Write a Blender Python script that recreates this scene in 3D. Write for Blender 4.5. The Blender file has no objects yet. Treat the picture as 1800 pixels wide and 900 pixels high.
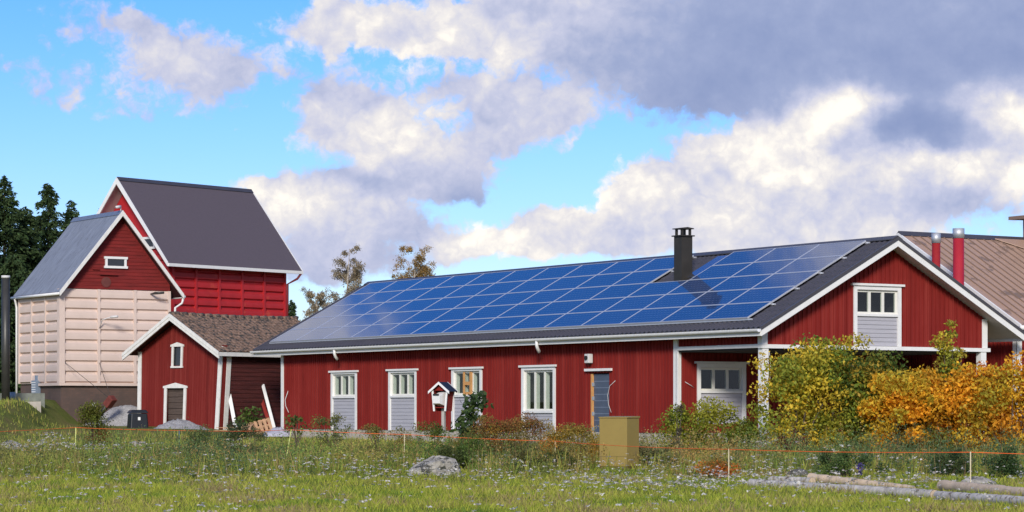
import bpy, math, random
import numpy as np
from mathutils import Matrix, Vector

R = math.radians
C = bpy.context.scene.collection
sc = bpy.context.scene
rng = np.random.default_rng(7)

# ------------------------------------------------------------------ camera
CAM_Z = 1.6
cd = bpy.data.cameras.new('camera')
cam = bpy.data.objects.new('camera', cd)
C.objects.link(cam)
cam.location = (0, 0, CAM_Z)
cam.rotation_euler = (R(90), 0, 0)
cd.sensor_width = 36.0
cd.lens = 90.4
cd.shift_y = 275 / 1800
cd.clip_start = 0.5
cd.clip_end = 12000
sc.camera = cam

# ------------------------------------------------------------------ light + exposure
SUN_EL, SUN_AZ = 25.0, -5.0        # azimuth from "straight behind the camera", minus = towards the left
sd = bpy.data.lights.new('sun', 'SUN')
sd.energy = 2.6
sd.angle = R(12)
sd.color = (1.0, 0.95, 0.87)
sun = bpy.data.objects.new('sun', sd)
C.objects.link(sun)
# direction TO the sun
sx = math.cos(R(SUN_EL)) * math.sin(R(SUN_AZ))
sy = -math.cos(R(SUN_EL)) * math.cos(R(SUN_AZ))
sz = math.sin(R(SUN_EL))
sun.rotation_euler = Vector((sx, sy, sz)).to_track_quat('Z', 'Y').to_euler()
sun.location = (0, 0, 40)
sc.view_settings.view_transform = 'Standard'
sc.view_settings.look = 'None'
sc.view_settings.exposure = 0.42
sc.view_settings.gamma = 1.0
sc.cycles.max_bounces = 6
sc.cycles.diffuse_bounces = 3
sc.cycles.glossy_bounces = 3
sc.cycles.transmission_bounces = 4
sc.cycles.transparent_max_bounces = 8
sc.view_settings.use_curve_mapping = False

# ------------------------------------------------------------------ node helpers
class NT:
    def __init__(self, tree):
        self.t = tree
    def new(self, typ, ins=None, **kw):
        n = self.t.nodes.new(typ)
        for k, v in kw.items():
            setattr(n, k, v)
        for k, v in (ins or {}).items():
            if isinstance(v, bpy.types.NodeSocket):
                self.t.links.new(v, n.inputs[k])
            else:
                n.inputs[k].default_value = v
        return n
    def m(self, op, a, b=0.0, c=0.0, clamp=False):
        n = self.new('ShaderNodeMath', {0: a, 1: b, 2: c}, operation=op)
        n.use_clamp = clamp
        return n.outputs[0]
    def vm(self, op, a, b=(0, 0, 0)):
        n = self.new('ShaderNodeVectorMath', {0: a, 1: b}, operation=op)
        return n.outputs['Value'] if op in ('DOT_PRODUCT', 'LENGTH', 'DISTANCE') else n.outputs[0]
    def mix(self, f, a, b, blend='MIX'):
        n = self.t.nodes.new('ShaderNodeMix')
        n.data_type = 'RGBA'
        n.blend_type = blend
        for i, v in ((0, f), (6, a), (7, b)):
            if isinstance(v, bpy.types.NodeSocket):
                self.t.links.new(v, n.inputs[i])
            elif i == 0:
                n.inputs[i].default_value = v
            else:
                n.inputs[i].default_value = (*v, 1)
        return n.outputs[2]
    def smooth(self, x, a, b):
        n = self.new('ShaderNodeMapRange', {0: x, 1: a, 2: b, 3: 0.0, 4: 1.0}, interpolation_type='SMOOTHSTEP')
        return n.outputs[0]
    def noise(self, vec, scale, detail=4, rough=0.55, dim='3D', col=False, dist=0.0):
        n = self.new('ShaderNodeTexNoise', {'Scale': scale, 'Detail': detail, 'Roughness': rough, 'Distortion': dist}, noise_dimensions=dim)
        self.t.links.new(vec, n.inputs['Vector'])
        return n.outputs['Color' if col else 'Fac']
    def ramp(self, f, stops):
        n = self.t.nodes.new('ShaderNodeValToRGB')
        e = n.color_ramp.elements
        while len(e) < len(stops):
            e.new(0.5)
        for el, (p, c) in zip(e, stops):
            el.position = p
            el.color = (*c, 1)
        self.t.links.new(f, n.inputs[0])
        return n.outputs[0]

# ------------------------------------------------------------------ world: Nishita sky + clouds seen by direction
w = bpy.data.worlds.new('World')
sc.world = w
w.use_nodes = True
w.node_tree.nodes.clear()
N = NT(w.node_tree)
sky = N.new('ShaderNodeTexSky', sky_type='NISHITA')
sky.sun_disc = False
sky.sun_elevation = R(SUN_EL)
sky.sun_rotation = math.atan2(sx, sy)
sky.air_density = 1.0
sky.dust_density = 0.4
sky.ozone_density = 2.0
hsv = N.new('ShaderNodeHueSaturation', {'Saturation': 1.26, 'Value': 1.02, 'Color': N.mix(1.0, sky.outputs[0], (.78, .86, 1.22), 'MULTIPLY')})
tc = N.new('ShaderNodeTexCoord')
gen = tc.outputs['Generated']
sep = N.new('ShaderNodeSeparateXYZ', {0: gen})
yy = N.m('MAXIMUM', sep.outputs[1], 0.08)
gx = N.m('DIVIDE', sep.outputs[0], yy)
gy = N.m('DIVIDE', sep.outputs[2], yy)
P0 = N.new('ShaderNodeCombineXYZ', {0: gx, 1: gy, 2: 0.0}).outputs[0]
wn = N.noise(P0, 20, 4, 0.55, col=True)
wn2 = N.noise(P0, 75, 5, 0.6, col=True)
warp = N.vm('MULTIPLY', N.vm('SUBTRACT', wn, (0.5, 0.5, 0.5)), (0.032, 0.022, 0))
warp2 = N.vm('MULTIPLY', N.vm('SUBTRACT', wn2, (0.5, 0.5, 0.5)), (0.014, 0.010, 0))
P = N.vm('ADD', N.vm('ADD', P0, warp), warp2)
# banks of cloud: azimuth / elevation (tangents x 4520), half widths, amount, lightness
BL = [
    (290, 95, 120, 72, .80, .58), (60, 110, 120, 45, .36, .45), (370, 140, 70, 70, .40, .45),
    (560, 40, 110, 50, .55, .62), (700, 40, 160, 62, 1.0, .72), (900, 35, 150, 75, 1.1, .66),
    (1120, 60, 170, 90, 1.2, .36), (1280, 110, 190, 90, 1.3, .18), (1500, 60, 220, 100, 1.4, .24),
    (1700, 80, 200, 110, 1.4, .14), (1800, 10, 300, 90, 1.2, .25),
    (950, 195, 110, 55, .95, .62), (860, 250, 90, 60, .70, .50),
    (560, 225, 90, 60, .75, .66), (670, 225, 90, 60, .95, .90), (600, 165, 80, 45, .60, .30),
    (760, 300, 100, 48, .95, .62), (650, 315, 150, 30, .70, .20), (810, 340, 70, 30, .50, .22),
    (520, 355, 70, 45, .95, .95), (620, 375, 110, 45, .85, .78), (690, 410, 100, 40, .80, .40), (560, 430, 70, 30, .40, .35),
    (815, 435, 65, 32, 1.0, .95), (470, 330, 60, 16, .35, .7), (480, 390, 90, 40, .5, .6), (560, 470, 120, 40, .6, .5), (700, 470, 130, 30, .55, .5), (930, 420, 90, 40, .8, .8),
    (170, 55, 170, 26, .42, .5), (60, 165, 130, 40, .42, .5), (120, 20, 160, 22, .36, .5), (250, 190, 120, 30, .30, .55), (420, 110, 80, 60, .35, .45), (500, 120, 90, 25, .3, .6), (790, 165, 110, 45, .62, .6),
    (1475, 195, 75, 50, 1.3, 1.25), (1350, 245, 70, 45, 1.0, 1.0), (1250, 275, 80, 45, .9, .72),
    (1120, 320, 80, 45, .95, .85), (1250, 340, 130, 60, 1.1, .74), (1440, 310, 130, 60, 1.2, .84),
    (1640, 235, 150, 36, 1.5, .02), (1770, 200, 85, 50, 1.4, 1.2), (1700, 300, 150, 40, 1.2, .86),
    (1560, 365, 220, 40, 1.1, .42), (1000, 400, 110, 45, 1.0, .78), (1150, 410, 150, 45, 1.0, .62), (1400, 410, 260, 50, 1.1, .74),
    # above the frame (lights the place, mirrored in the solar panels)
    (1000, -1800, 540, 900, 1.6, .66), (-430, -950, 300, 500, 1.4, .72), (1900, -200, 700, 160, 1.2, .35),
    (2600, 250, 600, 300, 1.0, .6), (-700, 200, 350, 200, .8, .6),
]
D = None
L = None
for (bx, by, rx, ry, amt, li) in BL:
    q = N.vm('SUBTRACT', P, ((bx - 900) / 4520, (725 - by) / 4520, 0))
    q = N.vm('MULTIPLY', q, (4520 / rx, 4520 / ry, 0))
    q = N.vm('DOT_PRODUCT', q, q)
    g = N.m('EXPONENT', N.m('MULTIPLY', q, -1.15))
    D = N.m('MULTIPLY', g, amt) if D is None else N.m('MULTIPLY_ADD', g, amt, D)
    L = N.m('MULTIPLY', g, amt * li) if L is None else N.m('MULTIPLY_ADD', g, amt * li, L)
n1 = N.noise(P0, 28, 7, 0.56)
n1b = N.noise(N.vm('ADD', P0, (-0.0025, 0.0085, 0)), 28, 4, 0.56)
n2 = N.noise(P0, 120, 6, 0.62)
relief = N.m('SUBTRACT', n1, n1b)
puff = N.m('SUBTRACT', N.m('ABSOLUTE', N.m('MULTIPLY_ADD', N.noise(N.vm('ADD', P0, warp2), 62, 5, 0.58), 2.0, -1.0)), 0.16)
light = N.m('DIVIDE', L, N.m('MAXIMUM', D, 0.02))
Dn = N.m('MULTIPLY_ADD', N.m('SUBTRACT', n1, 0.5), 0.75, D)
Dn = N.m('MULTIPLY_ADD', N.m('SUBTRACT', n2, 0.5), 0.46, Dn)
Dn = N.m('MULTIPLY_ADD', puff, 0.85, Dn)
alpha = N.smooth(Dn, 0.30, 0.70)
light = N.m('ADD', light, N.m('MULTIPLY', relief, N.m('MULTIPLY_ADD', light, 1.55, 0.08)))
light = N.m('ADD', light, N.m('MULTIPLY', N.m('SUBTRACT', n2, 0.5), 0.10))
light = N.m('ADD', light, N.m('MULTIPLY', puff, N.m('MULTIPLY_ADD', light, 0.75, -0.05)))
# the rest of the sky, behind the camera
n3 = N.noise(gen, 3.0, 6, 0.55)
back = N.smooth(sep.outputs[1], 0.20, 0.08)
alpha2 = N.smooth(n3, 0.38, 0.62)
alphaF = N.new('ShaderNodeMix', {0: back, 2: alpha, 3: alpha2}, data_type='FLOAT').outputs[0]
lightF = N.new('ShaderNodeMix', {0: back, 2: light, 3: n3}, data_type='FLOAT').outputs[0]
cloud = N.ramp(lightF, [(0.0, (1.55, 2.1, 3.9)), (0.28, (2.7, 3.2, 4.9)), (0.52, (4.4, 4.6, 5.9)), (0.76, (6.3, 6.1, 6.2)), (1.0, (8.6, 8.1, 7.2))])
skyc = N.mix(alphaF, hsv.outputs[0], cloud)
bg = N.new('ShaderNodeBackground', {'Color': skyc, 'Strength': 0.10})
wo = N.new('ShaderNodeOutputWorld', {0: bg.outputs[0]})

# ------------------------------------------------------------------ material helpers
MATS = {}
def mat(name, base, rough=0.7, var=0.12, scale=3.0, stretch=(1, 1, 1), metal=0.0, spec=0.4, coat=0.0, dirt=None, bump=0.0, bscale=40):
    if name in MATS:
        return MATS[name]
    m = bpy.data.materials.new(name)
    m.use_nodes = True
    m.node_tree.nodes.clear()
    n = NT(m.node_tree)
    o = n.new('ShaderNodeTexCoord').outputs['Object']
    v = n.new('ShaderNodeMapping', {0: o, 3: stretch}).outputs[0]
    f = n.noise(v, scale, 6, 0.6)
    dark = tuple(c * (1 - var) for c in base)
    lite = tuple(min(1, c * (1 + var)) for c in base)
    col = n.ramp(f, [(0.3, dark), (0.7, lite)])
    if dirt:                       # weathered patches with a shape of their own
        dcol, amount, dsc, dst = dirt
        dv = n.new('ShaderNodeMapping', {0: o, 3: dst}).outputs[0]
        df = n.smooth(n.noise(dv, dsc, 8, 0.68), 1 - amount, 1 - amount + 0.08)
        col = n.mix(df, col, dcol)
    ins = {'Base Color': col, 'Roughness': rough, 'Metallic': metal, 'Specular IOR Level': spec, 'Coat Weight': coat}
    if bump:
        bn = n.new('ShaderNodeBump', {'Strength': bump, 'Distance': 0.02, 'Height': n.noise(v, bscale, 5, 0.6)})
        ins['Normal'] = bn.outputs[0]
    p = n.new('ShaderNodeBsdfPrincipled', ins)
    n.new('ShaderNodeOutputMaterial', {0: p.outputs[0]})
    MATS[name] = m
    return m

red = mat('red_paint', (0.235, 0.014, 0.012), 0.75, 0.16, 2.2, (3, 3, .35), bump=.15, bscale=18)
red_old = mat('weathered_red_paint', (0.20, 0.016, 0.012), 0.85, 0.25, 3.0, (4, 4, .4), dirt=((0.13, 0.05, 0.035), .42, 5.0, (6, 6, .5)), bump=.3)
red_plank = mat('red_planks', (0.17, 0.012, 0.010), 0.85, 0.3, 2.0, (.5, .5, 6), dirt=((0.42, 0.30, 0.26), .33, 4.0, (.7, .7, 14)), bump=.3)
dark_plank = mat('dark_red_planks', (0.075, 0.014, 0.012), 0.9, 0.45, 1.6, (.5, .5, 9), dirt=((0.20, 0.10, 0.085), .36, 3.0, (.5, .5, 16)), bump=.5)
bright_red = mat('bright_red_cladding', (0.43, 0.020, 0.024), 0.55, 0.12, 1.5, (1, 1, 1), dirt=((0.50, 0.06, 0.035), .42, .9, (1, 1, 1)))
white = mat('white_paint', (0.76, 0.75, 0.72), 0.6, 0.05, 3, (1, 1, 1))
white_old = mat('flaking_white_paint', (0.70, 0.68, 0.63), 0.75, 0.10, 4, (2, 2, 1), dirt=((0.10, 0.08, 0.06), .36, 6.0, (3, 3, 1.2)))
cream = mat('cream_paint', (0.74, 0.72, 0.64), 0.55, 0.04, 3)
greyb = mat('grey_boards', (0.43, 0.42, 0.45), 0.65, 0.07, 3, (.4, .4, 3))
soffit_m = mat('soffit_paint', (0.62, 0.60, 0.58), 0.7, 0.06, 3)
roof_dark = mat('dark_metal_roof', (0.060, 0.056, 0.064), 0.42, 0.10, 2, spec=.5)
black_m = mat('black_metal', (0.018, 0.017, 0.016), 0.5, 0.2, 3)
chim_m = mat('chimney_sheet', (0.030, 0.026, 0.020), 0.55, 0.2, 3)
plum_roof = mat('plum_grey_roof', (0.10, 0.080, 0.092), 0.75, 0.07, 12, (1, 1, 1), bump=.1)
tin = mat('zinc_roof', (0.25, 0.275, 0.32), 0.45, 0.22, 2.5, (.5, 5, .5), metal=.45, dirt=((0.15, .15, .16), .42, 4, (.6, 5, .6)))
tile = mat('old_clay_tiles', (0.22, 0.140, 0.095), 0.9, 0.5, 9, (1, 1, 1), dirt=((0.055, 0.05, 0.042), .50, 5, (1, 1, 1)), bump=.6)
pink = mat('pink_cladding', (0.66, 0.52, 0.44), 0.65, 0.05, 1.5, dirt=((0.46, 0.29, 0.20), .31, 3.6, (2.4, 2.4, .7)))
seam_roof = mat('brown_seam_roof', (0.41, 0.265, 0.185), 0.5, 0.10, 1.2, dirt=((0.22, .15, .11), .45, 1.2, (1, 1, 1)))
seam_dark = mat('brown_seam', (0.22, 0.145, 0.105), 0.6, .1)
concrete = mat('concrete', (0.42, 0.38, 0.32), 0.9, 0.14, 2.5, (1, 1, 1), bump=.2)
timber = mat('raw_timber', (0.50, 0.30, 0.17), 0.8, 0.2, 5, (1, 1, 6))
pallet_m = mat('pallet_timber', (0.46, 0.27, 0.15), 0.85, 0.25, 6, (4, 1, 1))
orange_wood = mat('orange_timber', (0.58, 0.29, 0.10), 0.8, 0.15, 5, (5, 5, 1))
steel = mat('bright_steel', (0.55, 0.56, 0.57), 0.5, 0.05, 3, metal=.6)
alu = mat('aluminium_frame', (0.66, 0.67, 0.70), 0.4, 0.04, 3, metal=.5)
red_flue = mat('red_flue_paint', (0.38, 0.018, 0.03), 0.45, 0.08, 2)
door_m = mat('slate_blue_door', (0.075, 0.095, 0.135), 0.5, 0.08, 3)
door_line = mat('door_groove', (0.19, 0.23, 0.30), 0.5, .05)
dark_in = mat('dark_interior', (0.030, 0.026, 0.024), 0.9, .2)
gravel = mat('gravel', (0.30, 0.29, 0.285), 0.95, 0.55, 30, (1, 1, 1), bump=.8, bscale=30)
rock_m = mat('rock', (0.34, 0.315, 0.27), 0.92, 0.4, 3.5, (1, 1, 2.2), dirt=((0.055, .055, .045), .50, 4, (1, 1, 2.4)), bump=.9, bscale=9)
log_m = mat('grey_log', (0.47, 0.43, 0.38), 0.9, 0.3, 6, (1, 1, 1), dirt=((0.15, .115, .085), .45, 4, (1, 1, 1)), bump=.5, bscale=14)
log_tan = mat('tan_log', (0.52, 0.40, 0.28), 0.85, 0.2, 5, dirt=((0.25, .17, .11), .38, 5, (1, 1, 1)), bump=.4, bscale=14)
olive = mat('olive_cabinet_paint', (0.285, 0.205, 0.055), 0.55, 0.05, 2, dirt=((0.21, .155, .065), .40, 3.5, (1, 1, .6)))
black_pl = mat('black_plastic', (0.012, 0.014, 0.018), 0.4, 0.15, 3)
rope_m = mat('orange_rope', (0.80, 0.13, 0.02), 0.7, .1)
yellow_stick = mat('yellow_green_stick', (0.62, 0.66, 0.22), 0.6, .08)
blue_stick = mat('blue_stick', (0.10, 0.16, 0.24), 0.6, .08)
straw_stick = mat('straw_stick', (0.62, 0.53, 0.34), 0.7, .1)
bark = mat('bark', (0.10, 0.075, 0.055), 0.9, .3, 6)
birch_bark = mat('birch_bark', (0.40, 0.35, 0.29), 0.85, .35, 5)
sheet_m = mat('pale_tarpaulin', (0.40, 0.40, 0.47), 0.6, .1)
unit_m = mat('blue_grey_unit', (0.20, 0.25, 0.32), 0.5, .1)
flash_m = mat('flashing_sheet', (0.30, 0.32, 0.42), 0.16, .04, metal=.9)
cyl_grey = mat('dark_flue_steel', (0.060, 0.058, 0.052), 0.42, .15, metal=.4)

def board_mat(name, base, pitch):
    m = bpy.data.materials.new(name)
    m.use_nodes = True
    m.node_tree.nodes.clear()
    n = NT(m.node_tree)
    o = n.new('ShaderNodeTexCoord').outputs['Object']
    sp_ = n.new('ShaderNodeSeparateXYZ', {0: o})
    k = n.m('FLOOR', n.m('DIVIDE', n.m('ADD', sp_.outputs[0], sp_.outputs[1]), pitch))
    wn_ = n.new('ShaderNodeTexWhiteNoise', {'W': k}, noise_dimensions='1D').outputs['Value']
    v = n.new('ShaderNodeMapping', {0: o, 3: (7, 7, .35)}).outputs[0]
    g = n.noise(v, 2.5, 6, .65)
    big = n.noise(o, .55, 4, .55)
    t = n.m('ADD', n.m('ADD', n.m('MULTIPLY', wn_, .34), n.m('MULTIPLY', g, .65)), n.m('MULTIPLY', big, .40))
    col = n.ramp(t, [(.38, tuple(c * .72 for c in base)), (.68, base), (.95, (base[0] * 1.22, base[1] * 1.9, base[2] * 1.9))])
    fade = n.smooth(n.noise(n.new('ShaderNodeMapping', {0: o, 3: (5, 5, .8)}).outputs[0], 1.7, 8, .7), .60, .74)
    col = n.mix(n.m('MULTIPLY', fade, .5), col, (base[0] * 1.2, base[1] * 3.2, base[2] * 3.2))
    b = n.new('ShaderNodeBump', {'Strength': .25, 'Distance': .02, 'Height': g})
    p = n.new('ShaderNodeBsdfPrincipled', {'Base Color': col, 'Roughness': .8, 'Specular IOR Level': .25, 'Normal': b.outputs[0]})
    n.new('ShaderNodeOutputMaterial', {0: p.outputs[0]})
    return m
red = board_mat('red_boards', (0.215, 0.0165, 0.0125), .17)
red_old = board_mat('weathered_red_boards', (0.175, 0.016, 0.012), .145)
def brick_mat():
    m = bpy.data.materials.new('brown_brick')
    m.use_nodes = True
    m.node_tree.nodes.clear()
    n = NT(m.node_tree)
    o = n.new('ShaderNodeTexCoord').outputs['Object']
    s = n.new('ShaderNodeSeparateXYZ', {0: o})
    v = n.new('ShaderNodeCombineXYZ', {0: n.m('ADD', s.outputs[0], s.outputs[1]), 1: s.outputs[2], 2: 0.0}).outputs[0]
    b = n.new('ShaderNodeTexBrick', {'Vector': v, 'Scale': 1.0, 'Mortar Size': .008, 'Brick Width': .27, 'Row Height': .085,
                                     'Color1': (.135, .080, .062, 1), 'Color2': (.105, .066, .052, 1), 'Mortar': (.085, .068, .058, 1)})
    f = n.noise(o, 1.3, 5, .6)
    col = n.mix(n.smooth(f, .4, .7), b.outputs[0], (.085, .06, .05))
    p = n.new('ShaderNodeBsdfPrincipled', {'Base Color': col, 'Roughness': .9})
    n.new('ShaderNodeOutputMaterial', {0: p.outputs[0]})
    return m
brick = brick_mat()

def panel_mat():
    m = bpy.data.materials.new('solar_glass')
    m.use_nodes = True
    m.node_tree.nodes.clear()
    n = NT(m.node_tree)
    o = n.new('ShaderNodeTexCoord').outputs['Object']
    s = n.new('ShaderNodeSeparateXYZ', {0: o})
    lines = None
    fx = n.m('ABSOLUTE', n.m('SUBTRACT', n.m('FRACT', n.m('DIVIDE', s.outputs[0], .175)), .5))
    fy = n.m('ABSOLUTE', n.m('SUBTRACT', n.m('FRACT', n.m('DIVIDE', s.outputs[1], .166)), .5))
    lx = n.m('GREATER_THAN', fx, .475)
    ly = n.m('GREATER_THAN', fy, .475)
    dia = n.m('GREATER_THAN', n.m('ADD', fx, fy), .88)
    bus = n.m('GREATER_THAN', n.m('ABSOLUTE', n.m('SUBTRACT', fy, .22)), 2.0)
    f = n.m('MAXIMUM', n.m('MAXIMUM', n.m('MULTIPLY', lx, .18), n.m('MULTIPLY', ly, .22)), n.m('MULTIPLY', dia, .4))
    info = n.new('ShaderNodeObjectInfo')
    cell = n.mix(info.outputs['Random'], (.022, .056, .150), (.027, .063, .165))
    col = n.mix(f, cell, (.42, .46, .58))
    p = n.new('ShaderNodeBsdfPrincipled', {'Base Color': col, 'Roughness': .05, 'IOR': 1.62, 'Specular IOR Level': .5})
    n.new('ShaderNodeOutputMaterial', {0: p.outputs[0]})
    return m
solar = panel_mat()

def glass_mat():
    m = bpy.data.materials.new('window_glass')
    m.use_nodes = True
    m.node_tree.nodes.clear()
    n = NT(m.node_tree)
    fr = n.new('ShaderNodeLayerWeight', {'Blend': .5})
    t = n.new('ShaderNodeBsdfTransparent', {'Color': (.86, .9, .88, 1)})
    g = n.new('ShaderNodeBsdfGlossy', {'Roughness': .01, 'Color': (.9, .95, 1, 1)})
    f = n.m('MULTIPLY_ADD', n.m('POWER', fr.outputs['Facing'], 4.0), .5, .028)
    x = n.new('ShaderNodeMixShader', {0: f, 1: t.outputs[0], 2: g.outputs[0]})
    n.new('ShaderNodeOutputMaterial', {0: x.outputs[0]})
    return m
glass = glass_mat()

def leaf_mat(name, trans=.42, rough=.6):
    m = bpy.data.materials.new(name)
    m.use_nodes = True
    m.node_tree.nodes.clear()
    n = NT(m.node_tree)
    a = n.new('ShaderNodeAttribute', attribute_name='tint')
    p = n.new('ShaderNodeBsdfPrincipled', {'Base Color': a.outputs['Color'], 'Roughness': rough, 'Specular IOR Level': .25})
    t = n.new('ShaderNodeBsdfTranslucent', {'Color': a.outputs['Color']})
    x = n.new('ShaderNodeMixShader', {0: trans, 1: p.outputs[0], 2: t.outputs[0]})
    n.new('ShaderNodeOutputMaterial', {0: x.outputs[0]})
    return m
leaf_m = leaf_mat('leaves')
needle_m = leaf_mat('needles', .12, .8)

def ground_mat():
    m = bpy.data.materials.new('meadow_soil')
    m.use_nodes = True
    m.node_tree.nodes.clear()
    n = NT(m.node_tree)
    o = n.new('ShaderNodeTexCoord').outputs['Object']
    f = n.noise(o, .35, 6, .6)
    g = n.noise(o, 5, 6, .65)
    col = n.ramp(f, [(.30, (.075, .095, .022)), (.45, (.13, .155, .030)), (.58, (.165, .165, .042)), (.72, (.16, .115, .05))])
    col = n.mix(n.m('MULTIPLY', n.smooth(g, .45, .75), .6), col, (.050, .052, .018))
    b = n.new('ShaderNodeBump', {'Strength': .6, 'Distance': .08, 'Height': g})
    p = n.new('ShaderNodeBsdfPrincipled', {'Base Color': col, 'Roughness': .95, 'Specular IOR Level': .1, 'Normal': b.outputs[0]})
    n.new('ShaderNodeOutputMaterial', {0: p.outputs[0]})
    return m
soil = ground_mat()

# ------------------------------------------------------------------ object helpers
def tag(o, label=None, cat=None, group=None, kind=None):
    if label: o['label'] = label
    if cat: o['category'] = cat
    if group: o['group'] = group
    if kind: o['kind'] = kind
    return o

def thing(name, label, cat, loc=(0, 0, 0), rz=0.0, group=None):
    o = bpy.data.objects.new(name, None)
    C.objects.link(o)
    o.location = loc
    o.rotation_euler = (0, 0, rz)
    o.empty_display_size = .3
    return tag(o, label, cat, group)

def link(name, me, m, parent=None):
    o = bpy.data.objects.new(name, me)
    C.objects.link(o)
    if m is not None and not me.materials:
        me.materials.append(m)
    if parent is not None:
        o.parent = parent
    return o

class MB:
    """collects boxes, prisms and tubes; build() links them as one mesh"""
    def __init__(self):
        self.v = []
        self.f = []
    def poly(self, pts, faces):
        k = len(self.v)
        self.v += [tuple(p) for p in pts]
        self.f += [tuple(i + k for i in f) for f in faces]
        return self
    def hexa(self, p):
        return self.poly(p, [(0, 3, 2, 1), (4, 5, 6, 7), (0, 1, 5, 4), (1, 2, 6, 5), (2, 3, 7, 6), (3, 0, 4, 7)])
    def box(self, x0, x1, y0, y1, z0, z1):
        return self.hexa([(x0, y0, z0), (x1, y0, z0), (x1, y1, z0), (x0, y1, z0), (x0, y0, z1), (x1, y0, z1), (x1, y1, z1), (x0, y1, z1)])
    def prism(self, pts, d):
        """polygon pts extruded by vector d"""
        n = len(pts)
        d = np.array(d)
        q = [tuple(np.array(p) + d) for p in pts]
        return self.poly(list(pts) + q, [tuple(range(n))[::-1], tuple(range(n, 2 * n))] + [(i, (i + 1) % n, n + (i + 1) % n, n + i) for i in range(n)])
    def bar(self, a, b, w, h, up=(0, 0, 1)):
        a, b = Vector(a), Vector(b)
        d = (b - a).normalized()
        s = d.cross(Vector(up))
        if s.length < 1e-4: s = d.cross(Vector((1, 0, 0)))
        s.normalize()
        u = s.cross(d).normalized()
        s, u = s * w / 2, u * h / 2
        return self.hexa([a - s - u, a + s - u, b + s - u, b - s - u, a - s + u, a + s + u, b + s + u, b - s + u])
    def tube(self, pts, r, n=8, cap=True):
        pts = [Vector(p) for p in pts]
        rs = r if isinstance(r, (list, tuple)) else [r] * len(pts)
        k = len(self.v)
        ref = None
        for i, p in enumerate(pts):
            d = (pts[min(i + 1, len(pts) - 1)] - pts[max(i - 1, 0)]).normalized()
            if ref is None:
                ref = d.orthogonal().normalized()
            ref = (ref - d * ref.dot(d)).normalized()
            s = d.cross(ref)
            for j in range(n):
                a = 2 * math.pi * j / n
                self.v.append(tuple(p + (ref * math.cos(a) + s * math.sin(a)) * rs[i]))
        for i in range(len(pts) - 1):
            for j in range(n):
                a, b = k + i * n + j, k + i * n + (j + 1) % n
                self.f.append((a, b, b + n, a + n))
        if cap:
            self.f.append(tuple(k + j for j in range(n))[::-1])
            e = k + (len(pts) - 1) * n
            self.f.append(tuple(e + j for j in range(n)))
        return self
    def mesh(self, name, smooth=False):
        me = bpy.data.meshes.new(name)
        me.from_pydata(self.v, [], self.f)
        me.update()
        if smooth:
            me.polygons.foreach_set('use_smooth', [True] * len(me.polygons))
        return me
    def build(self, name, m, parent=None, smooth=False):
        return link(name, self.mesh(name, smooth), m, parent)

def bevel(o, w=.01, seg=2):
    b = o.modifiers.new('bevel', 'BEVEL')
    b.width = w
    b.segments = seg
    b.limit_method = 'ANGLE'
    return o

class Face:
    """a wall plane: a along the wall, z up, c outward"""
    def __init__(self, org, ax, out):
        self.o, self.ax, self.out = np.array(org, float), np.array(ax, float), np.array(out, float)
    def p(self, a, z, c):
        q = self.o + self.ax * a + self.out * c
        return (q[0], q[1], z)
    def box(self, mb, a0, a1, z0, z1, c0, c1):
        P = self.p
        return mb.hexa([P(a0, z0, c0), P(a1, z0, c0), P(a1, z0, c1), P(a0, z0, c1), P(a0, z1, c0), P(a1, z1, c0), P(a1, z1, c1), P(a0, z1, c1)])
    def clad(self, mb, a0, a1, z0, z1, holes=(), th=.12, pitch=.17, bw=.045, bd=.034, top=None, vertical=True):
        """boarded wall with openings; top(a) gives a raked head"""
        top = top or (lambda a: z1)
        cuts = sorted({a0, a1, *[h[0] for h in holes], *[h[1] for h in holes]} | ({self.peak} if getattr(self, 'peak', None) is not None else set()))
        def spans(a):
            hs = sorted([(h[2], h[3]) for h in holes if h[0] < a < h[1]])
            z = z0
            out = []
            for (l, t) in hs:
                if l > z: out.append((z, l, False))
                z = t
            out.append((z, None, True))
            return out
        P = self.p
        for l, r in zip(cuts[:-1], cuts[1:]):
            for (b, t, last) in spans((l + r) / 2):
                tl, tr = (top(l), top(r)) if last else (t, t)
                mb.hexa([P(l, b, 0), P(r, b, 0), P(r, b, -th), P(l, b, -th), P(l, tl, 0), P(r, tr, 0), P(r, tr, -th), P(l, tl, -th)])
        n = int((a1 - a0) / pitch)
        for i in range(n + 1):
            a = a0 + (a1 - a0 - n * pitch) / 2 + i * pitch
            l, r = max(a0, a - bw / 2), min(a1, a + bw / 2)
            for (b, t, last) in spans(a):
                tl, tr = (top(l), top(r)) if last else (t, t)
                if min(tl, tr) - b < .02: continue
                mb.hexa([P(l, b + .004, 0), P(r, b + .004, 0), P(r, b + .004, bd), P(l, b + .004, bd), P(l, tl - .004, 0), P(r, tr - .004, 0), P(r, tr - .004, bd), P(l, tl - .004, bd)])

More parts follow.
